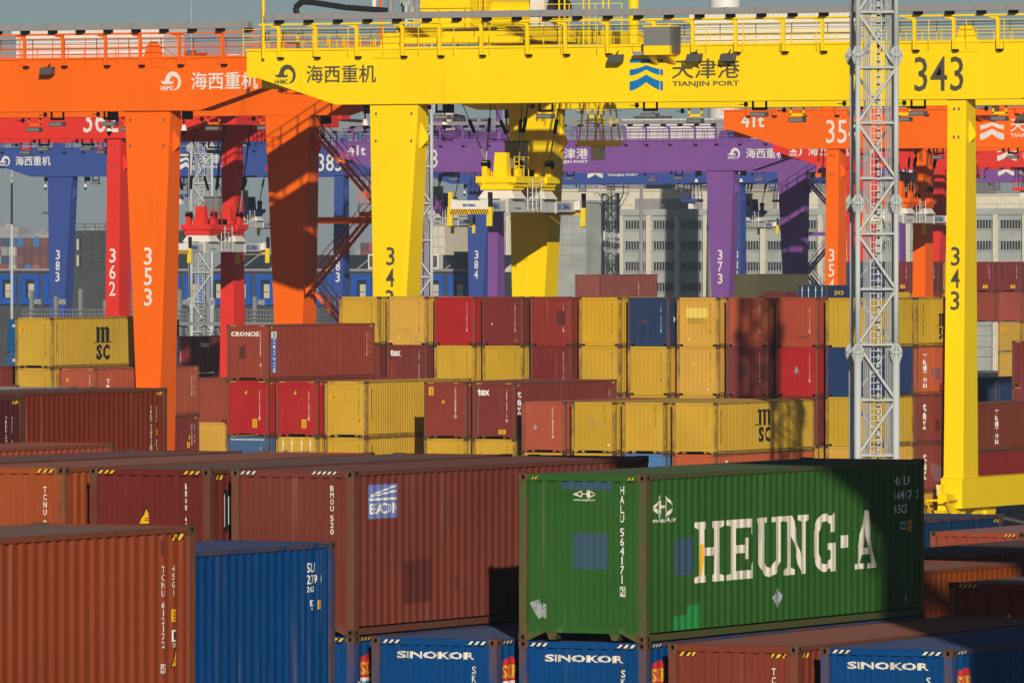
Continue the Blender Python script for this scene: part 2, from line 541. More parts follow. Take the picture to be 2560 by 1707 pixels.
def casting_mb(mb, ox, oy, oz):
    """ISO corner casting 0.178 x 0.162 x 0.118 with an oval hole in every upright face"""
    sx, sy, sz, e = 0.162, 0.178, 0.118, 0.006
    x0, x1, y0, y1, z0, z1 = ox - e, ox + sx + e, oy - e, oy + sy + e, oz - e, oz + sz + e
    c = PI['casting']
    mb.add([(x0, y0, z1), (x1, y0, z1), (x1, y1, z1), (x0, y1, z1), (x0, y0, z0), (x1, y0, z0), (x1, y1, z0), (x0, y1, z0)], [(0, 1, 2, 3), (7, 6, 5, 4)], c)
    for ax in (0, 1):
        lo, hi = (x0, x1) if ax == 0 else (y0, y1)
        cx, cz = (lo + hi) / 2, (z0 + z1) / 2
        for side in (0, 1):
            f = (y0, y1)[side] if ax == 0 else (x0, x1)[side]
            inn = f + (0.05 if side == 0 else -0.05)
            mk = (lambda a, z, d: (a, d, z)) if ax == 0 else (lambda a, z, d: (d, a, z))
            oc = [(lo, z0), (cx, z0), (hi, z0), (hi, cz), (hi, z1), (cx, z1), (lo, z1), (lo, cz)]
            ov = []
            for k in range(8):
                t = -math.pi * 3 / 4 + k * math.pi / 4
                ov.append((cx + 0.030 * math.cos(t), cz + 0.042 * math.sin(t)))
            vs = [mk(a, z, f) for a, z in oc] + [mk(a, z, f) for a, z in ov] + [mk(a, z, inn) for a, z in ov]
            mb.add(vs, [(k, (k + 1) % 8, 8 + (k + 1) % 8, 8 + k) for k in range(8)], c)
            mb.add(vs[8:], [(k, (k + 1) % 8, 8 + (k + 1) % 8, 8 + k) for k in range(8)] + [tuple(range(8, 16))], PI['dark'])

def m_casting():
    if 'cast' not in _MESH:
        mb = MB()
        casting_mb(mb, 0, 0, 0)
        _MESH['cast'] = mb.mesh('corner_casting', PAL)
    return _MESH['cast']

def cast_pos(L, H):
    for x in (-CW / 2, CW / 2 - 0.162):
        for y in (0.0, L - 0.178):
            for z in (0.0, H - 0.118):
                yield (x, y, z)

def m_frame(L, H, near, tunnel):
    key = ('frame', L, H, near, tunnel)
    if key in _MESH:
        return _MESH[key]
    mb = MB()
    fr, pa = PI['frame'], PI['paint']
    x0, x1 = -CW / 2, CW / 2
    for xa, xb in ((x0, x0 + .15), (x1 - .15, x1)):
        for ya, yb in ((0.0, 0.16), (L - 0.16, L)):
            mb.box(xa + .001, xb - .001, ya + .001, yb - .001, 0.119, H - 0.119, fr)
    for xa, xb in ((x0 + .004, x0 + .07), (x1 - .07, x1 - .004)):
        mb.box(xa, xb, 0.18, L - 0.18, H - 0.085, H - 0.014, fr)          # top side rails
        mb.box(xa, xb, 0.18, L - 0.18, 0.022, 0.135, fr)                  # bottom side rails
    for ya, yb in ((0.003, 0.11), (L - 0.11, L - 0.003)):
        mb.box(x0 + .164, x1 - .164, ya, yb, H - 0.116, H - 0.006, pa)    # header
        if tunnel:
            mb.box(x0 + .152, x1 - .152, ya, yb, 0.150, 0.249, pa)        # raised sill above the gooseneck tunnel
            for s in (-1, 1):
                g = s * (CW / 2 - .164)
                mb.prism([(g, 0.149), (g - s * .32, 0.149), (g - s * .03, 0.012), (g, 0.012)], ya, ya + .05, fr)
                q = s * 0.60
                mb.prism([(q - .10, 0.149), (q + .10, 0.149), (q + .05, 0.03), (q - .05, 0.03)], ya + .02, ya + .3, fr)
        else:
            mb.box(x0 + .36, x1 - .36, ya, yb, 0.012, 0.249, pa)
            for s in (-1, 1):
                mb.box(s * (CW / 2 - .26) - .105, s * (CW / 2 - .26) + .105, ya, yb, 0.125, 0.249, pa)
    if not near:
        for p in cast_pos(L, H):
            casting_mb(mb, *p)
    _MESH[key] = mb.mesh('container_frame', PAL)
    return _MESH[key]

PAINT = 0.70       # weathered enamel against the colour picked off a sunlit wall
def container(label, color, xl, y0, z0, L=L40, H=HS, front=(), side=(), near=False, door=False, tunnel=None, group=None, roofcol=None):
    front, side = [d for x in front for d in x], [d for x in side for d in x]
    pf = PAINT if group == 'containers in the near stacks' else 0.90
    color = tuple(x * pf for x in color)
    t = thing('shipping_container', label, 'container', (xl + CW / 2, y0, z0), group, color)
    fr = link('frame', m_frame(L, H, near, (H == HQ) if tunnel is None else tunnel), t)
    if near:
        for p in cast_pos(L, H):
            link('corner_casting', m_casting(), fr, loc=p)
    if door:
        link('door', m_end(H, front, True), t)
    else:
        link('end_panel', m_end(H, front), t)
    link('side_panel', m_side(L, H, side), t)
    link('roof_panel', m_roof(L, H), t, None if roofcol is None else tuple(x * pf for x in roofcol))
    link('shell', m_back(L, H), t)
    return t

# colours seen on the boxes (linear)
MAROON, BROWN, BRICK = lin(128, 50, 46), lin(150, 70, 52), lin(164, 78, 46)
ORANGE, TERRA, RED = lin(188, 92, 50), lin(182, 88, 62), lin(182, 40, 40)
YEL, YEL2, OCHRE = lin(214, 170, 52), lin(206, 166, 46), lin(222, 172, 70)
NAVY, BLUE, SKYB = lin(46, 66, 100), lin(10, 84, 152), lin(84, 130, 184)
GREEN, PLUM, ROSE = lin(60, 112, 48), lin(98, 40, 46), lin(176, 62, 70)
STEELB = lin(72, 104, 144)

def std_front(H, code=None, cm='white', hz=True, hc='hazard', zt=None):
    o = []
    if hz:
        o += [haz(0.20, 0.56, H - .092, H - .034, hc), haz(CW - .56, CW - .20, H - .092, H - .034, hc)]
    if code:
        o.append(vert(code, 1.86, (H - .42) if zt is None else zt, 0.088, 0.062, 0.028, cm, 0.02, True))
    return o

def end_codes(L, H, code, typ='45G1'):
    """number, size code and stickers beside the far post of a long wall"""
    return [vert(code, L - 0.92, H - .62, 0.10, 0.075, 0.032, 'white', 0.02, True), vert(typ, L - 0.50, H - .60, 0.10, 0.075, 0.04, 'white', 0.02),
            haz(L - .46, L - .18, H - .19, H - .10), sticker(L - .52, H - 1.55, .2, .22)]

def msc_logo(a, zc, h, w=0.95):
    """tall lower-case letter over two capitals"""
    z1 = zc
    o = []
    for x0, x1 in ((.10, .30), (.42, .62), (.74, .94)):
        o.append(('poly', [(a + w * x0, z1 + h * .06), (a + w * x1, z1 + h * .06), (a + w * x1, z1 + h * .42), (a + w * x0, z1 + h * .42)], 'black', 1))
    o.append(('poly', [(a + w * .04, z1 + h * .42), (a + w * .94, z1 + h * .42), (a + w * .92, z1 + h * .47), (a + w * .80, z1 + h * .50), (a + w * .62, z1 + h * .47), (a + w * .46, z1 + h * .50), (a + w * .30, z1 + h * .46), (a + w * .20, z1 + h * .50), (a + w * .06, z1 + h * .49)], 'black', 1))
    o.append(('poly', [(a - w * .10, z1 + h * .02), (a + w * .30, z1 + h * .02), (a + w * .30, z1 + h * .06), (a - w * .02, z1 + h * .05), (a - w * .12, z1 + h * .065)], 'black', 1))
    o.append(('poly', [(a + w * .40, z1 + h * .02), (a + w * .64, z1 + h * .02), (a + w * .64, z1 + h * .06), (a + w * .40, z1 + h * .06)], 'black', 1))
    o.append(('poly', [(a + w * .72, z1 + h * .02), (a + w * 1.08, z1 + h * .02), (a + w * 1.14, z1 + h * .065), (a + w * 1.04, z1 + h * .05), (a + w * .72, z1 + h * .06)], 'black', 1))
    o.append(('text', 'S', a + w * .08, z1 - h * .48, h * .46, w * .40, 'black', 0.05))
    o.append(('text', 'C', a + w * .54, z1 - h * .48, h * .46, w * .42, 'black', 0.05))
    return o

def msc_side(L, logo=True, H=HS):
    o = [vert('MEDITERRANEAN', 0.62 if L > 7 else 0.9, H - .42, 0.105, 0.09, 0.02, 'black', 0.03),
         vert('SHIPPING CO', 1.15 if L > 7 else 1.35, H - .52, 0.085, 0.05, 0.045, 'black', 0.0)]
    if logo:
        o.append(msc_logo(L * .66, H * .47, H * .68, 1.9 if L > 7 else 1.35))
    return o

def logo_tri(cx, cz, w, h, mat='cream'):
    """diamond emblem with a bar H in the middle, in pieces that do not overlap"""
    o = []
    for s in (-1, 1):
        o.append(('poly', [(cx + s * w * .12, cz + h * .5), (cx + s * w * .5, cz + h * .02), (cx + s * w * .5, cz - h * .1), (cx + s * w * .12, cz + h * .36)], mat, 1))
        o.append(('poly', [(cx + s * w * .12, cz - h * .5), (cx + s * w * .5, cz - h * .12), (cx + s * w * .42, cz - h * .02), (cx + s * w * .12, cz - h * .34)], mat, 1))
        o.append(('poly', [(cx + s * w * .10, cz - h * .30), (cx + s * w * .20, cz - h * .22), (cx + s * w * .20, cz + h * .22), (cx + s * w * .10, cz + h * .30)], mat, 1))
    o.append(('poly', [(cx - w * .10, cz - h * .05), (cx + w * .10, cz - h * .05), (cx + w * .10, cz + h * .06), (cx - w * .10, cz + h * .06)], mat, 1))
    return o

def serif(word, a, z, h, w, mat='cream', lead=0.27):
    o = []
    for ch, xo, sc in word:
        for poly in SERIF[ch]:
            o.append(('poly', [(a + xo + x / 10 * w * sc, z + y / 14 * h) for x, y in poly], mat, 1))
    return o

def side_codes(L, H, code, typ='45G1', z=None, small=True):
    z = H - .50 if z is None else z
    o = [vert(code, L - 0.91, z, 0.088, 0.06, 0.020, 'white', 0.0, True), vert(typ, L - 0.61, z, 0.088, 0.055, 0.032, 'white', 0.0),
         haz(L - .60, L - .20, H - .19, H - .10)]
    if small:
        o += [sticker(L - .60, H - 1.30, .13, .17), rect(L - .60, L - .48, H - 1.60, H - 1.43, 'white'), rect(L - .575, L - .505, H - 1.575, H - 1.455, 'dark', 2)]
    return [d for x in o for d in x]

HCODE = dict(h=.142, w=.080, gap=.020)
G_NEAR = 'containers in the near stacks'
# --- nearest stack line, front ends at y = 128
A = 128.0
ZA, ZB = 8.584, 5.688
container('green container with big white lettering and blue repaint patches, topmost in front', GREEN, -62.24, A, ZA, L40, HQ, near=True, group=G_NEAR,
    front=[logo_tri(1.25, 2.555, .42, .14), txt('www.heungA.co.kr', 1.04, 2.425, .05, .42),
           vert('HALU 564171', 1.93, 2.70, HCODE['h'], HCODE['w'], HCODE['gap']), vert('2', 1.93, .945, .13, .08, 0, 'white', .012, True),
           rect(1.03, 1.68, 1.25, 1.88, 'patch_blue'), rect(.80, 1.77, 2.63, 2.779, 'patch_blue'),
           [('poly', [(.20, .66), (.30, .48), (.34, .38), (.42, .40), (.42, .60), (.36, .72)], 'patch_grey', 1), ('poly', [(.42, .44), (.52, .38), (.52, .63), (.46, .66)], 'patch_grey', 1)],
           haz(.24, .36, HQ - .092, HQ - .05), haz(2.08, 2.22, HQ - .092, HQ - .05)],
    side=[logo_tri(.77, 2.33, .80, .42), txt('www.heung-A.co.kr', .36, 2.035, .11, .92),
          serif([('H', 0, 1.16), ('E', 1.35, 1.16), ('U', 2.60, 1.14), ('N', 3.83, 1.0), ('G', 5.02, 1.12), ('-', 6.2, .78), ('A', 6.97, .92)], 2.08, .96, 1.06, 1.02),
          rect(1.25, 2.06, 1.11, 1.76, 'patch_blue'), [('poly', [(1.21, .17), (2.33, .17), (2.33, .60), (1.78, .58), (1.78, .43), (1.21, .41)], 'patch_green', 1)],
          [('poly', [(5.40, .58), (5.58, .80), (5.78, .60), (5.66, .42), (5.60, .36), (5.50, .44)], 'patch_grey', 1)],
          txt('HA LU', 10.86, 2.44, .16, .70), txt('56 41 71', 10.86, 2.18, .16, .86), txt('2', 11.86, 2.18, .16, .1), txt('45 G1', 10.86, 1.92, .16, .62),
          rect(11.20, 11.34, 1.62, 1.76, 'white'), rect(11.225, 11.315, 1.645, 1.735, 'patch_green', 2), sticker(11.52, 1.58, .12, .20), rect(11.35, 11.43, .30, .42, 'white'),
          [('poly', [(2.28, 1.18), (2.36, 1.05), (2.42, 1.35), (2.40, 1.66), (2.31, 1.60)], 'hazard', 2)]])
def sinokor(label, xl, z0=ZB, H=HQ, wide=1.51, hc='cream'):
    return container(label, BLUE, xl, A, z0, L40, H, near=True, group=G_NEAR,
        front=[txt('SINOKOR', .49, H - .355, .125, wide, 'cream', 0.035), vert('SKHU 871240', 1.95, H - .47, .13, .085, .020, 'cream'), haz(.22, .56, H - .092, H - .034, hc), haz(1.88, 2.24, H - .092, H - .034, hc)],
        side=[haz(.24, .62, H - .082, H - .03, hc), egg(.27, H - .30), txt('www.sinokor.co.kr', .14, H - .86, .10, 1.1)])
def egg(a, ztop, w=.66, h=.78):
    """oval emblem: red cap with gold letters over blue and white wavelike bars"""
    o = []
    def half(t):
        u = (t - .5) * 2
        return w / 2 * max(0, 1 - abs(u) ** 3.2) ** (1 / 2.2)
    bands = [(0, .56, 'logo_red'), (.56, .64, 'white'), (.64, .72, 'logo_cyan'), (.72, .77, 'white'), (.77, .84, 'logo_cyan'), (.84, .89, 'white'), (.89, 1, 'logo_cyan')]
    for t0, t1, m in bands:
        n = 6
        ts = [t0 + (t1 - t0) * k / n for k in range(n + 1)]
        l = [(a + w / 2 - half(t), ztop - t * h) for t in ts]
        r = [(a + w / 2 + half(t), ztop - t * h) for t in ts]
        o.append(('poly', [p for i, p in enumerate(r) if i == 0 or p != r[i - 1]] + l[::-1], m, 1))
    o.append(('text', 'SKR', a + w * .08, ztop - h * .50, h * .30, w * .84, 'logo_gold', 0.03, 2))
    return o
sinokor('blue container with white lettering right beneath the green container', -62.24)
sinokor('blue container with white lettering under the shaded wall of the brown logo container', -65.11)
sinokor('blue container with white lettering, a brown brick roof running beside it at the corner', -56.52)
container('rust brown container whose brick roof lies beside the green container', BROWN, -59.38, A, ZB, L40, HQ, near=True, group=G_NEAR, roofcol=lin(165, 88, 66),
    front=[haz(.20, .52, HQ - .20, HQ - .13), haz(1.90, 2.22, HQ - .20, HQ - .13), vert('TCLU 934', 1.94, 2.52, .12, .075, .03)], side=[haz(.22, .5, HQ - .2, HQ - .12)])
container('brown container with blue and white logo panel on its long wall', lin(140, 70, 58), -67.89, A, ZA, L40, HQ, near=True, group=G_NEAR,
    front=[vert('BMOU 520', 1.955, 2.64, .098, .07, .02), vert('23', 1.955, 1.58, .098, .07, .02), haz(.18, .5, HQ - .075, HQ - .02, 'cream'), haz(1.6, 2.1, HQ - .06, HQ - .01, 'cream')],
    side=[rect(.62, 1.77, 2.04, 2.64, 'logo_lilac'), rect(.66, 1.73, 2.36, 2.40, 'white', 2),
          [('poly', [(.70, 2.44), (1.73, 2.60), (1.73, 2.63), (.70, 2.47)], 'white', 2), ('poly', [(.70, 2.42), (1.73, 2.50), (1.73, 2.54), (.70, 2.44)], 'white', 2)],
          [('text', 'BEACON', .68, 2.12, .19, 1.04, 'white', 0.02, 2)],
          rect(2.02, 3.09, .50, 1.26, 'patch_dark'), [('poly', [(4.34, .95), (4.42, .80), (4.50, 1.0), (4.44, 1.35)], 'patch_red', 1), ('poly', [(4.05, .72), (4.13, .72), (4.13, .92), (4.05, .90)], 'patch_dark', 1)]] + [])
container('blue container with an oval red emblem, beneath the brown container with the logo', BLUE, -67.89, A, ZB, L40, HQ, near=True, group=G_NEAR,
    front=[haz(.2, .56, HQ - .092, HQ - .034), haz(1.88, 2.24, HQ - .092, HQ - .034)], side=[haz(.24, .62, HQ - .082, HQ - .03), egg(.27, HQ - .30), txt('www.sinokor.co.kr', .14, HQ - .86, .10, 1.1)])
container('dark maroon container with one triangular warning sticker, beside the logo container', MAROON, -70.75, A, ZA, L40, HQ, near=True, group=G_NEAR,
    front=[haz(.18, .52, HQ - .092, HQ - .034), haz(1.90, 2.24, HQ - .092, HQ - .034), vert('BMOU 6437', 1.90, 2.64, .105, .062, .022), tri(.98, 1.90, .25)],
    side=[haz(.22, .5, HQ - .19, HQ - .11), rect(.55, 1.30, 1.78, 2.52, 'black'), rect(.60, .64, 1.86, 2.44, 'white', 2), rect(.72, .80, 1.9, 2.4, 'white', 2)], roofcol=lin(120, 84, 76))
container('faded orange container with pale lettering at the picture edge', ORANGE, -73.69, A, ZA, L40, HQ, near=True, group=G_NEAR, roofcol=lin(170, 100, 82),
    front=[haz(1.86, 2.22, HQ - .092, HQ - .034), vert('TCNU 974', 1.99, 2.55, .105, .065, .030)])
container('maroon container seen only by its long dull roof behind the orange one', MAROON, -76.56, A, ZA, L40, HQ, near=True, group=G_NEAR, roofcol=lin(128, 74, 72))
# --- one bay closer
container('brick red container with tall white number down its long wall, nearest to the camera', BRICK, -53.05 - CW, 86.77, 8.684, L40, HQ, near=True, group=G_NEAR, roofcol=lin(140, 104, 94),
    side=[vert('TCNU 612172', 11.28, 2.365, .088, .06, .02, 'white', 0.0), vert('5', 11.285, 1.02, .09, .06, 0, 'white', 0, True), vert('45G1', 11.57, 2.37, .088, .06, .022, 'white', 0),
          haz(11.56, 11.88, 2.71, 2.79), sticker(11.56, 1.60, .12, .17), rect(11.565, 11.68, 1.33, 1.49, 'white'), rect(11.59, 11.655, 1.355, 1.465, 'patch_dark', 2), txt('70', 11.575, 1.25, .06, .08), tri(11.54, .98, .22),
          rect(11.27, 11.33, 2.52, 2.72, 'patch_dark')])
container('bright blue container with scuffed wall between brick red box and logo box', lin(6, 76, 140), -64.16 - CW, 118.70, 7.773, L20, HS, near=True, group=G_NEAR,
    side=[txt('SLU', 5.10, 2.10, .165, .29), txt('2759', 5.10, 1.90, .16, .34), txt('0', 5.55, 1.90, .16, .09), txt('2G 1', 5.10, 1.765, .10, .25),
          rect(5.17, 5.33, 1.53, 1.63, 'white'), rect(5.195, 5.305, 1.55, 1.61, 'logo_blue', 2), txt('61', 5.19, 1.46, .055, .10), sticker(5.45, 1.47, .10, .15)])
# --- bays behind it, mostly roofs
container('red brown container with weathered wall beyond the near maroon roofs', lin(138, 56, 34), -108.0 - CW, 187.64, 8.684, L40, HQ, group=G_NEAR, roofcol=lin(112, 68, 70), side=[side_codes(L40, HQ, 'TRLU 4289101'), tri(11.52, 1.05, .25)])
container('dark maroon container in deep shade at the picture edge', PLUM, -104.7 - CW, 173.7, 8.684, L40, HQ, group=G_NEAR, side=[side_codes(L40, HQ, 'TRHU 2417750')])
container('container with a pale dusty white roof behind the weathered red brown box', lin(150, 150, 145), -110.9 - CW, 187.7, 8.684, L40, HQ, group=G_NEAR, roofcol=lin(205, 200, 192))
container('terracotta container whose roof edge shows just behind the white roof', TERRA, -113.8 - CW, 189.6, 8.684, L40, HQ, group=G_NEAR)
container('terracotta container with only a sliver of roof behind the near maroon roofs', TERRA, -90.2 - CW, 152.2, 8.074, L40, HQ, group=G_NEAR)
# --- shaded stacks beyond the green box
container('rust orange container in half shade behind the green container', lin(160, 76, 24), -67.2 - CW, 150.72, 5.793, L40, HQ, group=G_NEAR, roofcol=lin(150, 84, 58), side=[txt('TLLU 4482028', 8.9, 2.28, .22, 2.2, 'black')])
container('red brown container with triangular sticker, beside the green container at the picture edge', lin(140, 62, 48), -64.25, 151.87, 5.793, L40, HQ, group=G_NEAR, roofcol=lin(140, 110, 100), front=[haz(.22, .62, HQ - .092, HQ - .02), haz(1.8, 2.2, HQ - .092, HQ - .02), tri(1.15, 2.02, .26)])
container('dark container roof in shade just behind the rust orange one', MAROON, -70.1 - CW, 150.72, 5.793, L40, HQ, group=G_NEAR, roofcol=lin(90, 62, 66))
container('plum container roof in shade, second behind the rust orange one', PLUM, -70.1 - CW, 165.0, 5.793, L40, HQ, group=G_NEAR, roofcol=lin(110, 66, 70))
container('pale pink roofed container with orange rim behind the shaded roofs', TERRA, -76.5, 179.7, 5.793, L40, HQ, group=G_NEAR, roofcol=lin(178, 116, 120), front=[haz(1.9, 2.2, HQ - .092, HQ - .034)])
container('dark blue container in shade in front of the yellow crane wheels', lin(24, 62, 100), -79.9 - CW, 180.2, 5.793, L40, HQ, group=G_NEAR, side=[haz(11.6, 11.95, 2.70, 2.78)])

# --- middle stacks under the yellow crane
G_MID = 'containers in the middle stacks'
B = 377.0
Z2, Z3, Z1 = 5.792, 8.688, 2.896
container('brick brown container with white name on its end and a blue vertical sign', lin(152, 66, 50), -200.22, B, Z3, L40, HQ, group=G_MID,
    front=[haz(.2, .56, HQ - .092, HQ - .034), haz(1.88, 2.24, HQ - .092, HQ - .034), txt('CRONOS', .24, HQ - .60, .24, 1.62, 'white', 0.03), vert('CRXU 961582', 1.93, HQ - .32, .105, .07, .022), vert('4', 1.93, .86, .105, .07, 0, 'white', .01, True), rect(.72, 1.08, 1.12, 1.80, 'patch_dark')],
    side=[haz(.24, .6, HQ - .19, HQ - .11), rect(.42, .98, 2.20, 2.54, 'white'), [('text', 'S', .56, 2.25, .24, .28, 'logo_blue', .03, 2)], rect(.42, .98, .40, 2.20, 'logo_blue'), [('text', ch, .52, 1.92 - k * .30, .22, .36, 'white', .03, 2) for k, ch in enumerate('CRONOS')]] + [side_codes(L40, HQ, 'CRXU 9615824')])
for lab, xl in (('bright red container supporting the brick brown one with the blue sign', -200.22), ('bright red container between red and yellow boxes, open sky of yard above', -197.34)):
    container(lab if 'open' not in lab else 'bright red container standing between the other red box and the yellow one', RED, xl, B, Z2, L40, HQ, group=G_MID,
        front=[haz(.2, .56, HQ - .092, HQ - .034), haz(1.88, 2.24, HQ - .092, HQ - .034), tri(1.0, 2.18, .22), vert('CAIU 452143', 1.86, HQ - .52, .115, .075, .022), vert('9', 1.86, .98, .115, .075, 0, 'white', .01, True), sticker(1.50, .46, .27, .44)],
        side=[haz(.24, .6, HQ - .19, HQ - .11), rect(.95, 1.15, 1.75, 2.3, 'black'), rect(.95, .99, 1.75, 2.3, 'white', 2)])
YF = lambda H, n='MSCU 482': [haz(.18, .56, H - .092, H - .02), haz(1.88, 2.26, H - .092, H - .02), vert(n + '715', 1.93, H - .36, .105, .07, .022, 'black', -.004), vert('3', 1.93, H - 1.98, .105, .07, 0, 'black', -.004, True)]
container('yellow container with bold black letters half hidden by a brown box, beside the red pair', YEL, -194.49, B, Z2, L40, HQ, group=G_MID, front=YF(HQ) + [tri(1.07, 1.92, .22), sticker(.28, 1.98, .42, .22)], side=[haz(.24, .6, HQ - .19, HQ - .11)] + msc_side(L40, True, HQ))
container('brown container with yellow stickers between yellow wall and the box lettered white', lin(146, 62, 48), -188.75, B, Z2, L40, HQ, group=G_MID, front=[haz(.2, .56, HQ - .092, HQ - .034), haz(1.7, 1.95, HQ - .092, HQ - .034), tri(.98, 1.80, .20), vert('CAIU 965291', 1.75, HQ - .30, .11, .075, .022), vert('7', 1.75, 1.18, .11, .075, 0, 'white', .01, True), sticker(.27, 2.22, .27, .42)], side=[haz(.24, .6, HQ - .19, HQ - .11)])
container('maroon container with white lower-case name on its end, long roof behind', lin(132, 56, 50), -185.97, B, Z2, L40, HQ, group=G_MID, front=[haz(.2, .56, HQ - .092, HQ - .034), haz(1.88, 2.24, HQ - .092, HQ - .034), txt('tex', .28, HQ - .68, .36, .68, 'white', .035), vert('TEMU 803714', 1.90, HQ - .36, .115, .075, .022), vert('9', 1.90, 1.0, .115, .075, 0, 'white', .01, True), sticker(1.48, .24, .38, .24)],
    side=[haz(.24, .6, HQ - .19, HQ - .11), [('text', ch, .35, 2.10 - k * .42, .36, .40, 'white', .03) for k, ch in enumerate('tex')]] + [side_codes(L40, HQ, 'TEMU 8037149')])
container('dusty steel blue container with white dotted vent strip beneath a red one', STEELB, -200.22, B, Z1, L40, HQ, group=G_MID, front=[[d for k in range(24) for d in rect(.22 + k * .083, .22 + k * .083 + .05, HQ - .20, HQ - .13, 'white')], vert('TLLU 58', 1.93, HQ - .56, .13, .08, .03)], side=[])
container('yellow container with its locking doors facing out, beneath the second red one', YEL, -197.34, B, Z1, L40, HQ, group=G_MID, door=True, front=[[('text', 'MSC', .38, HQ - .80, .13, .34, 'black', .02), ('text', 'MEDU 850411', 1.42, HQ - .80, .10, .72, 'black', 0.0)]])
for lab, xl in (('yellow container at the foot of the yellow one with black letters', -194.49), ('yellow container supporting the brown box with yellow stickers', -188.75), ('yellow container supporting the maroon box with white name', -185.97)):
    container(lab, YEL, xl, B, Z1, L40, HQ, group=G_MID, front=YF(HQ) + [sticker(.26, 2.06, .4, .22)], side=[haz(.24, .6, HQ - .19, HQ - .11)] + msc_side(L40, False, HQ))
# four shorter boxes just in front of the five-high row
B2 = 375.0
container('terracotta container at the end of the four boxes before the tall row', TERRA, -182.19, B2, 5.182, L40, HS, tunnel=True, group=G_MID, front=[vert('TRLU 485165', 1.70, 2.26, .105, .075, .018), vert('3', 1.70, .88, .105, .075, 0, 'white', .01, True), [('poly', [(.62, 1.28), (.74, 1.14), (.86, 1.30), (.74, 1.42)], 'patch_grey', 1)]])
container('yellow container with ochre repair patches on its end', YEL2, -179.38, B2, 5.182, L40, HS, tunnel=True, group=G_MID, front=[vert('MSCU 6417', 1.80, 2.4, .09, .06, .022, 'black', -.004), rect(.86, 1.14, 1.38, 1.86, 'patch_ochre'), rect(1.14, 1.42, 1.20, 1.68, 'patch_ochre'), rect(2.0, 2.1, .38, .46, 'white')])
container('plain yellow container between the patched one and the one with black letters', YEL, -176.55, B2, 5.182, L40, HS, tunnel=True, group=G_MID, front=[vert('MEDU 39182', 1.80, 2.4, .09, .06, .022, 'black', -.004)])
container('yellow container with black letters on its mast-shadowed long wall', YEL, -173.75, B2, 5.182, L40, HS, tunnel=True, group=G_MID, front=[vert('MSCU 72640', 1.82, 2.4, .09, .06, .022, 'black', -.004)], side=msc_side(L40, False) + [msc_logo(5.05, 1.34, 1.72, 1.75), tri(11.2, 1.2, .25)])
for lab, xl, c in (('yellow container under the terracotta one, only its top edge showing', -182.19, YEL), ('yellow container under the patched yellow one, only its top edge showing', -179.38, YEL), ('light blue container under the plain yellow one', -176.55, SKYB), ('orange container under the yellow one with black letters', -173.75, lin(200, 96, 54))):
    container(lab, c, xl, B2, 2.591, L40, HS, group=G_MID, side=[[('text', ch, 1.1, 2.0 - k * .34, .27, .40, 'white', .03) for k, ch in enumerate('TRITON')]] if c == lin(200, 96, 54) else [])

# --- the five-high row
R0, PITCH = 394.0, 2.869
G_ROW = 'containers of the five-high row'
def row(k, tier, label, color, front=(), L=L20, y=R0, side=(), **kw):
    return container(label, color, -202.38 + PITCH * k, y, HS * (tier - 1), L, HS, front=front, side=side, group=G_ROW, **kw)
def code(c, m='white', z=2.28):
    return [vert(c, 1.90, z, .10, .065, .022, m, .004), vert(c[-1], 1.90, z - 1.42, .10, .065, 0, m, .004, True)]
RUSTY = [[('poly', [(.30, .60), (.44, .52), (.50, .66), (.38, .72)], 'patch_ochre', 1), ('poly', [(1.70, .42), (1.80, .34), (1.84, .52), (1.76, .56)], 'patch_grey', 1), ('poly', [(.66, .38), (.74, .34), (.74, .44)], 'white', 1), ('poly', [(.40, .84), (1.5, .80), (1.5, .86), (.40, .90)], 'patch_ochre', 1)]]
row(0, 5, 'clean yellow container at the top end of the tall row, nearest the orange stairs', YEL, code('MEDU 301826', 'black'))
row(1, 5, 'rust-stained pale yellow container on the top tier beside the red one', OCHRE, code('MSCU 6195203', 'black') + RUSTY)
row(2, 5, 'bright red container on the top tier of the tall row', RED, code('CAIU 2089605'), side=[rect(1.0, 1.25, 1.6, 2.1, 'black'), rect(1.0, 1.05, 1.6, 2.1, 'white', 2)])
row(3, 5, 'dark maroon container on the top tier beside the bright red one', MAROON, code('TGHU 3745892') + [rect(.55, .58, 1.1, 1.2, 'white'), rect(1.95, 2.0, .22, .3, 'white')])
row(4, 5, 'red brown container with square grey patch on the top tier', lin(150, 54, 42), code('CAXU 6018218') + [rect(1.55, 2.05, 1.10, 1.88, 'patch_dark')])
row(5, 5, 'strong yellow container on the top tier beside the navy one', lin(218, 170, 38), code('MSCU 391827', 'black'))
row(6, 5, 'navy blue container on the top tier with red scrawl', NAVY, code('TTNU 1322680') + [[('poly', [(.70, 1.34), (.80, 1.30), (.84, 1.40)], 'patch_red', 1), ('poly', [(.92, 1.20), (1.06, 1.16), (1.04, 1.44), (.98, 1.30)], 'patch_red', 1)]], side=[[('text', ')', .6, 1.28, .3, .16, 'white', .03)]])
row(7, 5, 'worn yellow container with bright repainted rectangle on the top tier', OCHRE, code('MSCU 48213', 'black') + [rect(.55, 1.78, 1.52, 2.05, 'patch_pale'), rect(.62, .76, .30, .46, 'patch_pale'), [('poly', [(.6, 1.2), (1.7, 1.2), (1.7, 1.5), (.6, 1.5)], 'patch_ochre', 1)]])
row(8, 5, 'plain terracotta container on the top tier next to the patched yellow one', TERRA, code('TRDU 271 9185'))
row(9, 5, 'terracotta container striped by the mast shadow on the top tier', lin(176, 76, 54), code('TTNU 5142683') + [rect(1.3, 1.9, .5, .56, 'patch_dark')])
row(10, 5, 'yellow container at the top corner of the tall row behind the white mast', YEL2, code('MEDU 18', 'black'))
row(0, 4, 'maroon container under the clean yellow one, mostly hidden by a brick brown box', MAROON, code('TEXU 4417'))
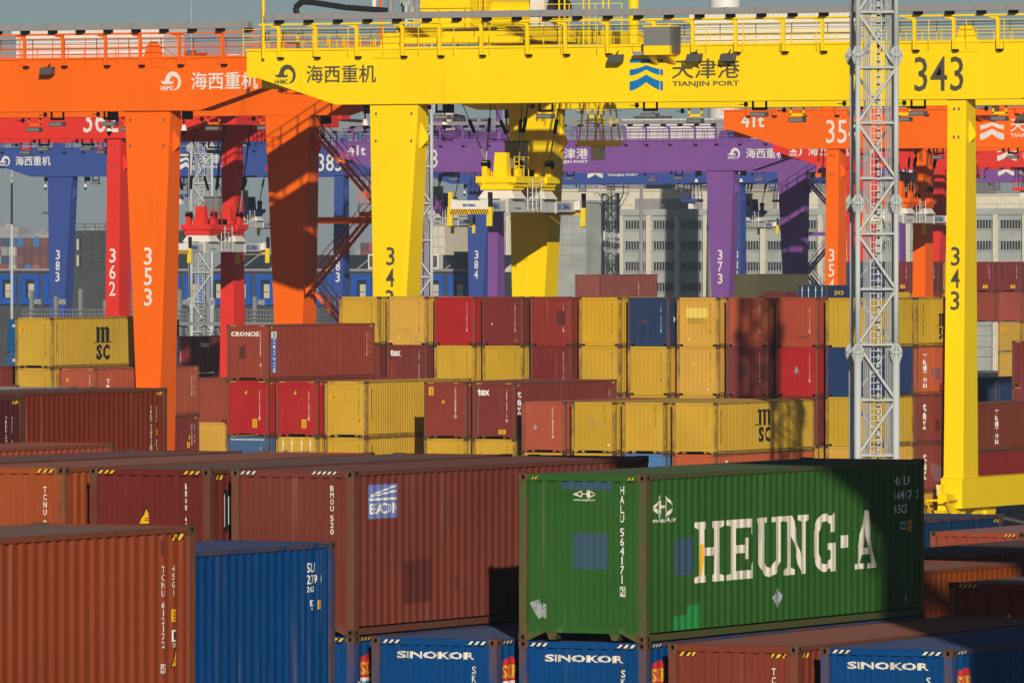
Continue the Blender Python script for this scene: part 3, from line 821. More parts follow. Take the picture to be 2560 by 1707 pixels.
row(1, 4, 'maroon container with white lower-case name under the rust-stained yellow one', lin(126, 54, 50), code('TGHU 1482509') + [txt('tex', .22, 2.0, .34, .62, 'white', .035), rect(.18, .42, .16, 1.72, 'patch_red')], side=[rect(.9, .96, .7, 2.0, 'white')])
row(2, 4, 'yellow container directly under the bright red one of the tall row', YEL, code('MEDU 448390', 'black'))
row(3, 4, 'yellow container directly under the dark maroon one of the tall row', YEL2, code('MSCU 20481', 'black'))
row(4, 4, 'maroon container under the red brown one with the grey patch', lin(130, 48, 44), code('SUDU 7253315'))
row(5, 4, 'yellow container under the strong yellow one of the tall row', YEL, code('MEDU 51927', 'black'))
row(6, 4, 'yellow container directly under the navy one', YEL, code('MSCU 62918', 'black'))
row(7, 4, 'pale worn yellow container with small yellow sticker, under the repainted one', OCHRE, code('MEDU 7301', 'black') + [rect(.92, 1.02, 1.60, 1.74, 'patch_pale'), rect(1.75, 1.82, .3, .36, 'white')])
row(8, 4, 'maroon container with darker repair squares under the plain terracotta one', lin(134, 62, 58), code('CLXU 0048259') + [rect(.65, .92, .92, 1.60, 'patch_dark'), rect(.92, 1.22, 1.12, 1.62, 'patch_dark')])
row(9, 4, 'red container with grey scrape in the mast shadow, lower in the tall row', RED, code('CAXU 9274858') + [[('poly', [(1.05, 1.28), (1.16, 1.18), (1.32, 1.24), (1.28, 1.40), (1.18, 1.66)], 'patch_grey', 1)]])
row(10, 4, 'navy container behind the white mast at the corner of the tall row', lin(40, 64, 108), code('HLXU 3'))
row(3, 3, 'brown container low in the tall row behind the boxes with the white name', BROWN)
row(4, 3, 'brown container low in the tall row, only a corner above the maroon roof', BROWN)
row(5, 3, 'yellow container low in the tall row beside the maroon roof end', YEL, code('MSCU 55', 'black'))
row(6, 3, 'yellow container low in the tall row behind the plain yellow one', YEL, code('MEDU 66', 'black'))
row(7, 3, 'pale yellow container low in the tall row above the lettered yellow wall', OCHRE, code('MEDU 77', 'black'))
row(8, 3, 'maroon container low in the tall row behind the mast-shadowed yellow wall', MAROON)
row(9, 3, 'maroon container low in the tall row, showing as a narrow strip near the mast', MAROON)
row(10, 3, 'yellow container third down behind the white mast at the row corner', YEL2)
row(9, 2, 'yellow container at the foot of the maroon strip near the mast', YEL)
row(10, 2, 'pale ochre container fourth down behind the white mast at the row corner', OCHRE)
R1 = R0 + L20 + 0.42
def back(tier, label, color, side):
    return row(10, tier, label, color, y=R1, side=side)
back(5, 'yellow container with black letters, top of the stack beside the yellow leg', YEL2, msc_side(L20, False) + [msc_logo(2.9, 1.02, 1.42, 1.3)])
back(4, 'orange terracotta container with white vertical name and lilac patches by the yellow leg', lin(198, 96, 58), [[('text', ch, .95, 1.92 - k * .31, .25, .42, 'white', .03) for k, ch in enumerate('TRITON')], rect(1.95, 2.35, .98, 1.38, 'patch_lilac'), rect(2.5, 3.25, .80, 1.42, 'patch_lilac'), rect(3.15, 3.5, .17, .6, 'patch_red')])
back(3, 'red brown container with white name and red patch beside the yellow leg', lin(140, 62, 52), [[('text', ch, .90, 1.72 - k * .48, .44, .40, 'white', .03) for k, ch in enumerate('tex')], rect(3.4, 4.6, 1.15, 1.95, 'patch_red'), rect(3.5, 3.7, .3, .7, 'patch_red'), rect(2.5, 3.2, .66, 1.2, 'patch_dark')])
back(2, 'brown container with white name and a paler repaint stain beside the yellow leg', lin(140, 64, 52), [[('text', ch, .92, 1.64 - k * .48, .44, .40, 'white', .03) for k, ch in enumerate('tex')], [('poly', [(2.2, .6), (3.4, .5), (3.4, 1.3), (1.9, 1.6)], 'patch_lilac', 1)]])
back(1, 'yellow container at the bottom of the stack beside the yellow leg', YEL2, msc_side(L20, False))

# --- neighbouring lane under the orange crane
G_OR = 'containers under the orange cranes'
VL = 412.6
container('yellow container with bold black letters shaded by the orange leg', lin(206, 168, 54), -230.5 - CW, VL, Z3, L40, HQ, group=G_OR, front=YF(HQ) + [sticker(.28, 2.1, .36, .22)], side=[haz(.24, .6, HQ - .19, HQ - .11)] + msc_side(L40, False, HQ) + [msc_logo(5.2, 1.36, 1.98, 1.75)])
container('yellow container beneath the lettered yellow one near the orange leg', lin(210, 168, 54), -230.5 - CW, VL, Z2, L40, HQ, group=G_OR, front=YF(HQ), side=[haz(.24, .6, HQ - .19, HQ - .11)] + msc_side(L40, False, HQ))
container('terracotta container with triangular sticker, between yellow box and orange leg', TERRA, -227.6 - CW, VL, Z2, L20, HQ, group=G_OR, front=[haz(.2, .56, HQ - .092, HQ - .034), haz(1.88, 2.24, HQ - .092, HQ - .034), tri(.36, 2.1, .26), vert('TRLU 9051', 1.96, HQ - .38, .12, .07, .024)],
    side=[haz(.24, .6, HQ - .19, HQ - .11), [('text', ch, 1.25, 2.0 - k * .33, .27, .46, 'white', .03) for k, ch in enumerate('TRITON')]])
container('maroon container at the picture edge beside the lettered yellow box', lin(134, 58, 50), -236.2 - CW, 412.9, Z2, L40, HQ, group=G_OR)
container('faded terracotta container with streaked wall beyond the orange leg', lin(170, 86, 58), -227.6 - CW, 419.05, Z2, L20, HQ, group=G_OR, side=[side_codes(L20, HQ, 'TRLU 7702145'), tri(5.45, 1.15, .25)])
container('maroon container under the faded terracotta one beyond the orange leg', lin(126, 54, 48), -227.6 - CW, 419.05, Z1, L20, HQ, group=G_OR, side=[side_codes(L20, HQ, 'SEGU 6109833'), sticker(4.6, 1.0, .3, .36), tri(4.75, 1.5, .25)])
for k, (xl, c1, c2, n) in enumerate(((-232.9, lin(158, 76, 52), OCHRE, 'nearer the bright red boxes'), (-235.77, lin(150, 70, 46), YEL2, 'nearer the orange leg'))):
    container('red brown container between orange leg and red boxes, ' + n, c1, xl, 434.0, 5.182, L20, HS, group=G_OR, front=[rect(.3, .42, .3, .42, 'white')] if k == 0 else [])
    container(('pale' if k == 0 else 'sharp') + ' yellow container under a red brown one, ' + n, c2, xl, 434.0, 2.591, L20, HS, group=G_OR)
# beyond the yellow leg at the picture edge
container('dark brown container with faded vertical name behind the yellow sill beam', lin(122, 56, 40), -173.69, 407.6, 4.60, L40, HS, group=G_OR, side=[[('text', ch, 3.75, 1.95 - k * .32, .26, .40, 'white', .03) for k, ch in enumerate('TRITON')]])
container('dark red container under the dark brown one behind the yellow sill beam', lin(130, 38, 36), -173.69, 407.6, 2.009, L40, HS, group=G_OR)
# stacks farther back
G_BACK = 'containers in the back stacks'
container('navy container with white locking bars behind the tall row', lin(36, 62, 96), -244.45, 549.3, 10.364, L40, HS, group=G_BACK, door=True, front=[[('text', 'HEUNG A', 1.55, 1.15, .16, .62, 'white', .02)]], side=[txt('SINO', 1.3, 1.85, .36, 1.7, 'hazard', .03), txt('TRANS', 1.4, 1.40, .26, 1.4, 'white', .02)])
for lab, c, xl, z, H in (('faded blue container with white name, top of the stack by the lettered yellow box', lin(24, 92, 142), -304.5, 7.773, HS), ('faded blue container with white name, second of the stack by the lettered yellow box', lin(50, 96, 146), -304.5, 5.182, HS)):
    container(lab, c, xl, 537.9, z, L20, H, group=G_BACK, front=[txt('SINOKOR', .55, 1.98, .2, 1.5, 'white', .04)])
for lab, z in (('blue container with white codes just beyond the orange leg, upper one', 7.773), ('blue container with white codes just beyond the orange leg, lower one', 5.182)):
    container(lab, lin(20, 74, 120), -287.5 - CW, 527.8, z, L20, HS, group=G_BACK, side=[txt('SKLU', 4.7, 2.0, .22, .6), txt('1370', 4.7, 1.70, .22, .6), txt('22G1', 4.7, 1.44, .16, .4), sticker(5.2, 1.1, .2, .3)])
container('rose red container half hidden behind the orange leg', ROSE, -308.4 - CW, 574.5, 5.793, L40, HQ, group=G_BACK, front=[vert('TCKU 480279', 1.5, HQ - .4, .14, .085, .03)])
container('maroon container with white name, half in the shade of the red leg', lin(136, 58, 52), -308.0, 574.6, 5.793, L40, HQ, group=G_BACK, front=[haz(.2, .6, HQ - .092, HQ - .034), txt('tex', .45, HQ - .85, .42, .85, 'white', .035)])
container('plum container beneath the shaded maroon one by the red leg', PLUM, -308.0, 574.6, 2.897, L40, HQ, group=G_BACK)
FAR = [(-317.55, 'blue', lin(50, 78, 116), 'yellow', YEL2), (-315.16, 'navy', lin(44, 66, 104), 'maroon', MAROON), (-312.78, 'maroon', lin(126, 50, 54), 'yellow', YEL2), (-310.39, 'plum', PLUM, 'maroon', MAROON),
       (-308.01, 'yellow', lin(200, 158, 60), 'sandy yellow', lin(206, 166, 80)), (-305.62, 'maroon', MAROON, 'brown', BROWN), (-303.24, 'maroon', lin(126, 52, 50), 'terracotta', lin(166, 80, 64))]
WHERE = ['beside the orange leg', 'behind the mast ladder', 'next to the white mast', 'behind the shaded orange leg', 'next to the yellow leg', 'behind the yellow leg', 'beyond the yellow leg']
for (xl, n1, c1, n2, c2), w in zip(FAR, WHERE):
    container(n1 + ' container far back, highest of its stack ' + w, c1, xl, 722.0 + (xl + 317.55) * .48, 11.584, L40, HQ, group=G_BACK, front=[sticker(1.3, .35, .5, .32), vert('TCKU 48', 1.9, 2.5, .16, .09, .03)])
    container(n2 + ' container far back, second from the top ' + w, c2, xl, 722.0 + (xl + 317.55) * .48, 8.688, L40, HQ, group=G_BACK)
container('yellow container far back under the terracotta one beyond the yellow leg', lin(200, 158, 60), -303.24, 728.9, 5.792, L40, HQ, group=G_BACK, front=[sticker(.3, 2.0, .5, .32)])
container('sandy yellow container far back at the bottom beyond the yellow leg', lin(206, 166, 70), -303.24, 728.9, 2.896, L40, HQ, group=G_BACK, front=[sticker(.3, 2.0, .5, .32)])
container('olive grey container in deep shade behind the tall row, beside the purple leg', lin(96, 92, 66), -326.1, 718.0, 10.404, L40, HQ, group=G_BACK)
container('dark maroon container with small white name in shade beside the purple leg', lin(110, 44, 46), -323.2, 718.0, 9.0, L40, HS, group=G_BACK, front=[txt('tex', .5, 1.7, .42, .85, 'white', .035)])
container('brown container far back crossed by a slanting shadow beside the yellow shaded leg', lin(150, 82, 70), -313.4 - CW, 661.0, 10.504, L40, HQ, group=G_BACK, side=[vert('TGHU 77', 8.2, 2.2, .16, .12, .03)])
container('maroon container beyond the yellow leg with yellow corner stripes', lin(130, 54, 54), -177.2, 428.0, 7.773, L40, HS, group=G_OR, front=[haz(.2, .56, HS - .092, HS - .034)])
container('rosy brown container beyond the yellow leg under the striped maroon one', lin(140, 66, 64), -177.2, 428.0, 5.182, L40, HS, group=G_OR, front=[haz(.2, .56, HS - .092, HS - .034)])
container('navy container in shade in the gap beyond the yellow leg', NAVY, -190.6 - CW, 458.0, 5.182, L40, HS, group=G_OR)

# ------------------------------------------------------------------ rail mounted gantry cranes
GA, BV = 33.4, 17.6           # rail gauge, distance between the two girders / leg pairs
ZG, GH = 23.5, 3.0            # girder underside, girder depth
OV = 9.3                      # girder beyond the legs
CM = ['crane', 'crane_ink', 'crane_white', 'port_blue', 'tray', 'lamp', 'steel', 'rubber', 'house_white', 'glass', 'glass_grey', 'hazard', 'dark']
CI = {k: i for i, k in enumerate(CM)}

WAVE = [(0.000, 0.537), (0.070, 0.469), (0.163, 0.480), (0.223, 0.593), (0.279, 0.791), (0.395, 0.932), (0.572, 1.000), (0.767, 0.949), (0.921, 0.763), (1.000, 0.508), (0.977, 0.282), (0.884, 0.113), (0.674, 0.000), (0.670, 0.056), (0.781, 0.169), (0.847, 0.311), (0.860, 0.508), (0.791, 0.661), (0.660, 0.751), (0.535, 0.734), (0.451, 0.627), (0.442, 0.514), (0.502, 0.441), (0.558, 0.458), (0.586, 0.531), (0.623, 0.469), (0.614, 0.395), (0.567, 0.339), (0.140, 0.339), (0.047, 0.395)]

def tess(poly):
    """triangulate an outline"""
    bm = bmesh.new()
    f = bm.faces.new([bm.verts.new((x, y, 0)) for x, y in poly])
    bmesh.ops.triangulate(bm, faces=[f])
    bm.verts.index_update()
    r = [(v.co.x, v.co.y) for v in bm.verts], [tuple(v.index for v in q.verts) for q in bm.faces]
    bm.free()
    return r

def wave_logo(x, z, h, ink, put, mb):
    vs, fs = tess(WAVE)
    mb.add([put(x + p[0] * h * 1.21, z + p[1] * h) for p in vs], fs, ink)
    vs, fs, tw, th = text_geo('HHMC', 0.03)
    mb.add([put(x + p[0] * h * .76 / tw, z + .0 * h + p[1] * h * .25 / th) for p in vs], fs, ink)

def words(s, x, z, w, h, ink, put, mb, bold=.02):
    cjk = ord(s[0]) > 0x2e80
    vs, fs, tw, th = text_geo(s, 0.0 if cjk else bold)
    for k, e in enumerate((-1, 0, 1) if cjk else (0,)):
        q = []
        for p in vs:
            a, b, c = put(x + p[0] * w / tw + e * .018 * h, z + p[1] * h / th + e * .012 * h)
            q.append((a, b - .002 * k, c))
        mb.add(q, fs, ink)

def port_logo(x, z, w, h, ink, put, mb):
    def q(poly):
        vs, fs = tess(poly)
        mb.add([put(x + p[0] * w, z + p[1] * h) for p in vs], fs, ink)
    q([(0, .885), (1, .885), (1, 1), (0, 1)])
    def band(t0, b0, t1, b1):
        up = [(k / 10, t0 + (t1 - t0) * (1 - abs(k / 5 - 1)) ** 1.6) for k in range(11)]
        dn = [(k / 10, b0 + (b1 - b0) * (1 - abs(k / 5 - 1)) ** 1.6) for k in range(10, -1, -1)]
        q(up + dn)
    band(.67, .475, .81, .665)
    band(.295, .0, .515, .27)

def crane(label, color, u0, v0, mirror, num, ink, logo, tr, spz, detail=2, stairs=True, group='gantry cranes over the container lanes', carried=None, hidden=False):
    """u0, v0: foot of the near leg at low x; rigid (wide) leg there unless mirrored"""
    t = thing('gantry_crane', label, 'crane', (u0, v0, 0), group, color)
    def X(a):
        return GA - a if mirror else a
    def span(w, a):
        """text start for a word that begins at a on an unmirrored crane and is w wide"""
        return GA - a - w if mirror else a
    ik, lg = CI[ink], CI[logo]
    # girders
    prof = [(-OV, ZG + GH), (-OV, ZG + 1.55), (-OV + .65, ZG + 1.52), (-3.75, ZG), (GA + 3.75, ZG), (GA + OV - .65, ZG + 1.52), (GA + OV, ZG + 1.55), (GA + OV, ZG + GH)]
    for far in (0, 1):
        mb = MB()
        yc = BV if far else 0.0
        mb.prism(prof, yc - .75, yc + .75)
        mb.box(-OV - .02, GA + OV + .02, yc - .84, yc + .84, ZG + GH + .004, ZG + GH + .13)
        for a in (-7.0 + 4.6 * k for k in range(11)):
            mb.box(a, a + .035, yc - .758, yc - .7505, ZG + .02, ZG + GH - .02) if not (a < -3.7 or a > GA + 3.7) else None
        if not far:
            y = -.756
            P = lambda x, z: (x, y, z)
            q = span(6.35, -7.55)
            wave_logo(q, ZG + 1.15, 1.10, ik, P, mb)
            words('海西重机', q + 2.0, ZG + 1.20, 4.3, .98, ik, P, mb)
            q = span(6.55, 14.2)
            port_logo(q, ZG + .6, 2.0, 1.72, lg, P, mb)
            words('天津港', q + 2.55, ZG + 1.24, 4.0, 1.05, ik, P, mb)
            words('TIANJIN PORT', q + 2.55, ZG + .74, 4.0, .36, ik, P, mb, .022)
            words(num, span(2.85, 31.0), ZG + .42, 2.85, 1.85, ik, P, mb, .004)
            words('41t', span(2.0, 39.2), ZG + 1.72, 2.0, 1.02, ik, P, mb, .02)
        mb.build('girder', CM, t)
    if hidden:
        return t
    # legs: the wide pair tapers downward across the span and widens along the rail
    def leg(wide, far):
        mb = MB()
        ys = -1 if far else 1
        yc = BV if far else 0.0
        if wide:
            top = (X(-1.72), X(1.27))
            bot = (X(-1.12), X(.10))
        else:
            top = (X(GA - .55), X(GA + .52))
            bot = (X(GA - .58), X(GA + .55))
        top, bot = sorted(top), sorted(bot)
        yt = sorted((yc - .55 * ys, yc + .72 * ys))
        yb = sorted((yc - 1.0 * ys, yc + 1.05 * ys))
        zb = 3.36
        mb.hexa([(bot[0], yb[0], zb), (bot[1], yb[0], zb), (bot[1], yb[1], zb), (bot[0], yb[1], zb), (top[0], yt[0], ZG - .004), (top[1], yt[0], ZG - .004), (top[1], yt[1], ZG - .004), (top[0], yt[1], ZG - .004)])
        mb.box(bot[0] - .04, bot[1] + .04, yb[0] - .04, yb[1] + .04, zb - .03, zb + .05)
        # lifting lug on the inner edge and bolt plates
        xr = max(top)
        mb.prism([(xr - .12, 22.6), (xr + .35, 21.75), (xr + .35, 21.5), (xr - .18, 21.0)], yc - .06 * ys - .05, yc - .06 * ys + .05)
        if not far:
            for z in (22.9, 21.4):
                for x in (top[0] + .35, top[1] - .45):
                    mb.box(x, x + .08, yt[0] - .04 - .45 * (ZG - z) / 20, yt[0] + .02, z, z + .16, CI['lamp'])
            f = lambda z: yt[0] + (yb[0] - yt[0]) * (ZG - z) / (ZG - zb) - .008
            xm0 = (top[0] + bot[0]) / 2
            for k, ch in enumerate(num):
                z0 = 14.62 - k * 1.18
                g = (ZG - z0) / (ZG - zb)
                xa, xb = top[0] + (bot[0] - top[0]) * g, top[1] + (bot[1] - top[1]) * g
                xc = (xa + xb) / 2
                words(ch, xc - .26, z0, .52, 1.02, ik, lambda x, z: (x, f(z), z), mb, .012)
            # conduit down the leg
            px = top[1] - .22
            pb = bot[1] - .12
            mb.bar((px, yt[0] - .02, ZG - .4), (pb, yb[0] - .02, zb + .3), .018, CI['crane'], 4)
        return mb.build('leg', CM, t)
    for w in (True, False):
        for far in (False, True):
            leg(w, far)
    for a in (-OV + .15, GA + OV - 1.25):
        mb = MB()
        x = sorted((X(a), X(a + 1.1)))
        mb.box(x[0], x[1], .755, BV - .755, ZG + .95, ZG + GH - .01)
        for h in (.55, 1.08):
            mb.bar((x[0], .9, ZG + GH + h), (x[0], BV - .9, ZG + GH + h), .03)
            mb.bar((x[1], .9, ZG + GH + h), (x[1], BV - .9, ZG + GH + h), .03)
        for k in range(9):
            yy = 1.2 + k * (BV - 2.4) / 8
            for xx in x:
                mb.bar((xx, yy, ZG + GH), (xx, yy, ZG + GH + 1.1), .035)
        mb.build('end_tie', CM, t)
    # sill beams with wheel bogies
    for xs in (X(-.5), X(GA)):
        mb = MB()
        mb.box(xs - .62, xs + .62, -1.3, BV + 1.3, 1.72, 3.32)
        s = mb.build('sill_beam', CM, t)
        for yy in (-3.0, 1.2, BV - 4.2, BV):
            mb = MB()
            mb.prismx([(yy, 1.66), (yy + 3.0, 1.66), (yy + 2.6, .75), (yy + .4, .75)], xs - .3, xs + .3)
            for yw in (yy + .7, yy + 2.3):
                mb.bar((xs - .12, yw, .52), (xs + .12, yw, .52), .36, CI['lamp'], 14)
            mb.box(xs - .5, xs + .5, yy + 1.2, yy + 1.8, .95, 1.5)
            mb.build('bogie', CM, s)
        if xs > GA / 2:
            mb = MB()
            mb.bar((xs + .45, -1.6, 2.2), (xs + .45, -3.3, 2.2), .06)
            mb.bar((xs - .45, -1.6, 2.2), (xs - .45, -3.3, 2.2), .06)
            mb.bar((xs - .6, -3.3, 2.2), (xs + .6, -3.3, 2.2), .06)
            mb.bar((xs - .6, -3.3, 2.2), (xs - .6, -2.2, .9), .05)
            mb.bar((xs + .6, -3.3, 2.2), (xs + .6, -2.2, .9), .05)
            mb.box(xs - .25, xs + .25, -2.6, -1.35, 1.6, 2.5)
            mb.box(xs - .5, xs - .2, -2.2, -1.9, 2.4, 3.0)
            mb.bar((xs - .1, -2.9, 2.5), (xs - .1, -2.9, 3.0), .05, CI['house_white'])
            mb.build('buffer_frame', CM, s)
    # walkway rails, brackets, cable tray on both girders
    zt = ZG + GH + .13
    for far in (0, 1):
        yc = BV if far else 0.0
        yo = yc + (.95 if far else -.95)
        mb = MB()
        x0, x1 = -OV - .1, GA + OV + .1
        for h in (.38, .72, 1.08):
            mb.bar((x0, yo, zt + h), (x1, yo, zt + h), .021)
        n = 24
        for k in range(n + 1):
            x = x0 + (x1 - x0) * k / n
            mb.bar((x, yo, zt - .45), (x, yo, zt + 1.12), .026)
        yi = yc - .95 if far else yc + .95
        for h in (.55, 1.08):
            mb.bar((x0, yi, zt + h), (x1, yi, zt + h), .021)
        for k in range(n + 1):
            x = x0 + .6 + (x1 - x0 - 1.2) * k / n
            mb.bar((x, yi, zt), (x, yi, zt + 1.1), .026)
        mb.build('guard_rail', CM, t)
        if far == 0:
            mb = MB()
            x0, x1 = -OV + 2.1, GA + OV - 2.1
            k, x = 0, x0
            while x < x1:
                mb.box(x, x + .17, yo - .16, yo - .02, zt - .48, zt + .98)
                mb.prism([(x, zt + .98), (x + .17, zt + .98), (x + .12, zt + 1.26), (x - .42, zt + 1.26), (x - .42, zt + 1.18), (x - .1, zt + 1.14)], yo - .16, yo - .02)
                mb.box(x + .03, x + .30, yo - .13, yo + .1, zt - .58, zt - .485, CI['dark'])
                x += 2.55 + .45 * ((k * 7) % 3 - 1) * .6
                k += 1
            mb.box(x0 - 1.1, x1 + .4, yo - .26, yo - .10, zt + 1.27, zt + 1.37)
            for hh in (.98, .84):
                mb.bar((x0, yo + .35, zt + hh), (x1, yo + .35, zt + hh), .018, CI['dark'])
            for xx in (-.55, GA + .5):
                xx = X(xx) + 6 * (0)
                mb.prism([(xx - .62, zt), (xx + .62, zt), (xx + .42, zt + .62), (xx + .2, zt + .86), (xx - .2, zt + .86), (xx - .42, zt + .62)], yo + .45, yo + .55)
                mb.prism([(xx - .9, zt - .14), (xx + .9, zt - .14), (xx + .9, zt - .62), (xx - .9, zt - .62)], yc - .80, yc - .752)
            mb.build('rail_bracket', CM, t)
            mb = MB()
            mb.box(x0 - .6, x1 + .1, yo - .62, yo - .10, zt + 1.55, zt + 1.90, CI['tray'])
            x = x0
            while x < x1:
                mb.box(x - .04, x + .04, yo - .66, yo - .08, zt + 1.53, zt + 1.92, CI['steel'])
                mb.box(x, x + .42, yo - .55, yo - .12, zt + 1.37, zt + 1.55, CI['dark'])
                x += 1.83
            mb.build('cable_tray', CM, t)
    # floodlights under and along the girders
    for far in (0, 1):
        yc = BV if far else 0.0
        xs = [2.6, 8.9, 15.2, 21.7, 27.5, 31.0] if detail > 1 else [4, 17, 29]
        for x in xs:
            x += .9 if far else 0
            mb = MB()
            e = CI['crane'] if far else CI['dark']  # shade put into the colour: near brackets black, far ones plain crane paint
            for dx in (-.42, .36):
                mb.box(x + dx, x + dx + .09, yc - .3, yc - .2, ZG - .46, ZG, e)
            mb.box(x - .42, x + .45, yc - .3, yc - .2, ZG - .5, ZG - .36, e)
            mb.box(x - .44, x + .47, yc - .5, yc - .05, ZG - .86, ZG - .60, CI['lamp'])
            mb.box(x - .38, x + .41, yc - .51, yc - .49, ZG - .80, ZG - .66, CI['glass_grey'])
            mb.bar((x - 1.2, yc - .25, ZG - .18), (x - .65, yc - .25, ZG - .18), .03, CI['dark'])
            mb.bar((x - .8, yc - .25, ZG - .30), (x - .8, yc - .25, ZG - .04), .10, CI['dark'], 6)
            mb.build('floodlight', CM, t)
    if detail > 1:
        for x in (13.2, 17.9, 19.9) if not mirror else (5.2, 16, 27):
            mb = MB()
            mb.bar((x + .4, -.9, zt - .35), (x + .4, -1.4, zt - .7), .03, CI['dark'])
            mb.hexa([(x, -1.55, zt - 1.0), (x + .75, -1.55, zt - 1.0), (x + .75, -1.0, zt - .95), (x, -1.0, zt - .95), (x + .1, -1.6, zt - .62), (x + .85, -1.6, zt - .62), (x + .85, -1.1, zt - .55), (x + .1, -1.1, zt - .55)], CI['lamp'])
            mb.build('floodlight', CM, t)
        # control cubicle hung on the girder front
        xc = 15.6 if not mirror else 12.6
        mb = MB()
        mb.box(xc, xc + 1.55, -1.95, -.90, zt - .62, zt - .12)
        mb.box(xc, xc + 1.55, -1.95, -.92, zt - .115, zt + .88, CI['glass_grey'])
        mb.box(xc - .04, xc + 1.6, -1.98, -.90, zt + .885, zt + .97)
        mb.box(xc + 1.56, xc + 1.75, -1.7, -.95, zt - .5, zt + .9, CI['lamp'])
        for dx in (.15, 1.2):
            mb.prismx([(-1.8, zt - .63), (-.85, zt - .63), (-.85, zt - 1.1)], xc + dx, xc + dx + .2)
        mb.box(xc - .85, xc - .02, -1.5, -1.0, zt - .62, zt - .42, CI['tray'])
        mb.build('control_cubicle', CM, t)
        # aerials and camera pole at the end of the girder
        xa = X(-OV + 1.25)
        mb = MB()
        mb.bar((xa, -1.15, zt - .55), (xa, -1.15, zt + 2.7), .085, 0, 8)
        mb.bar((xa, -1.15, zt + 2.7), (xa, -1.15, zt + 5.2), .018, CI['house_white'])
        mb.build('aerial', CM, t)
        mb = MB()
        xb = X(-OV + 3.6)
        mb.bar((xb, BV + .8, zt), (xb, BV + .8, zt + 3.9), .07, 0, 8)
        mb.bar((xb, BV + .8, zt + 1.7), (xb, BV + .8, zt + 1.78), .25, 0, 8)
        mb.bar((xb, BV + .8, zt + 3.9), (xb - .45, BV + .8, zt + 3.9), .05)
        mb.bar((xb - .45, BV + .8, zt + 3.85), (xb - .45, BV + .8, zt + 3.3), .17, CI['house_white'], 10, .13)
        mb.bar((xb - .45, BV + .8, zt + 3.3), (xb - .45, BV + .8, zt + 3.05), .14, CI['rubber'], 10, .06)
        mb.build('camera_pole', CM, t)
    # camera pods under the girder near the wide leg
    for a, far in ((-2.3, 0), (2.6, 0), (-2.2, 1)):
        mb = MB()
        yc = BV if far else 0
        x = X(a)
        mb.bar((x, yc, ZG), (x, yc, ZG - .8), .045, CI['dark'])
        mb.bar((x, yc, ZG - .8), (x, yc, ZG - 1.15), .10, CI['house_white'], 10, .19)
        mb.bar((x, yc, ZG - 1.15), (x, yc, ZG - 1.42), .17, CI['dark'], 10, .07)
        mb.box(x + .03, x + .5, yc - .3, yc + .2, ZG - .5, ZG - .03, CI['dark'])
        mb.build('camera_pod', CM, t)
    # white electrical house on the far girder
    hx = sorted((X(9.1), X(19.3)))
    mb = MB()
    hy0, hy1, hz0, hz1 = BV + 1.05, BV + 3.6, zt - .45, zt + 1.95
    mb.box(hx[0], hx[1], hy0, hy1, hz0, hz1, CI['house_white'])
    for k in range(7):
        z = hz0 + .2 + k * .31
        mb.box(hx[0] + .04, hx[1] - .04, hy0 - .025, hy0 - .004, z, z + .045, CI['tray'])
    r = MB()
    m = 34
    for k in range(m):
        xa = hx[0] - .15 + (hx[1] - hx[0] + .3) * k / m
        w = (hx[1] - hx[0] + .3) / m
        r.prism([(xa, hz1 + .01), (xa + w * .98, hz1 + .01), (xa + w * .9, hz1 + .40), (xa + w * .5, hz1 + .46), (xa + w * .1, hz1 + .40)], hy0 - .3, hy1 + .3, CI['house_white'])
    h = mb.build('electrical_house', CM, t)
    r.build('roof', CM, h)
    # trolley
    T = X(tr)
    mb = MB()
    for dx in (-3.3, 2.9):
        mb.box(T + dx, T + dx + .5, -.55, BV + .55, zt + .40, zt + 1.15)
    for yy in (-.45, BV - .05):
        mb.box(T - 4.2, T + 4.2, yy, yy + .5, zt + .16, zt + .52)
    for dy in (4.2, 8.8, 13.0):
        mb.box(T - 2.75, T + 2.85, dy, dy + .4, zt + .45, zt + 1.05)
    mb.box(T - 2.7, T + 2.8, 4.0, 13.4, zt + 1.06, zt + 1.12, CI['lamp'])
    tb = mb.build('trolley_frame', CM, t)
    mh = zt + (5.6 if detail > 2 else 3.0)
    mb = MB()
    mb.box(T - 4.4, T - 1.3, 4.6, 8.4, zt + 1.13, mh)
    mb.box(T - 4.5, T - 1.2, 4.5, 8.5, mh, mh + .15)
    mb.build('machinery_house', CM, tb)
    mb = MB()
    mb.bar((T - .9, 7.0, zt + 1.95), (T + 1.7, 7.0, zt + 1.95), .80, 0, 20)
    mb.box(T + 1.72, T + 2.6, 6.0, 8.2, zt + 1.13, zt + 2.95, CI['house_white'])
    mb.bar((T + 2.62, 7.0, zt + 2.2), (T + 3.6, 7.0, zt + 2.2), .72, CI['rubber'], 16, .5)
    mb.build('hoist_drum', CM, tb)
    mb = MB()
    ph = 3.0 if detail > 2 else 1.8
    for x in (T - 1.0, T + 3.9, T + 5.4, T + 6.6):
        for dx in (0, .34):
            mb.bar((x + dx, 5.2, zt + .2), (x + dx, 5.2, zt + (ph + 1 if x < T else ph)), .05)
        mb.box(x - .1, x + .5, 5.0, 5.4, zt + (ph + 1 if x < T else ph), zt + (ph + 1.45 if x < T else ph + .5), CI['lamp'])
    mb.bar((T + 8.3, 5.5, zt + .2), (T + 8.3, 5.5, zt + (7.5 if detail > 2 else 3.2)), .30, 0, 12)
    for h in (.5, .9, 1.3):
        mb.bar((T - 4.6, 4.2, zt + 1.1 + h), (T + 8.2, 4.2, zt + 1.1 + h), .025)
    for k in range(9):
        mb.bar((T - 4.6 + 1.6 * k, 4.2, zt + .3), (T - 4.6 + 1.6 * k, 4.2, zt + 2.4), .03)
    mb.build('trolley_rigging', CM, tb)
    mb = MB()       # energy chain loop
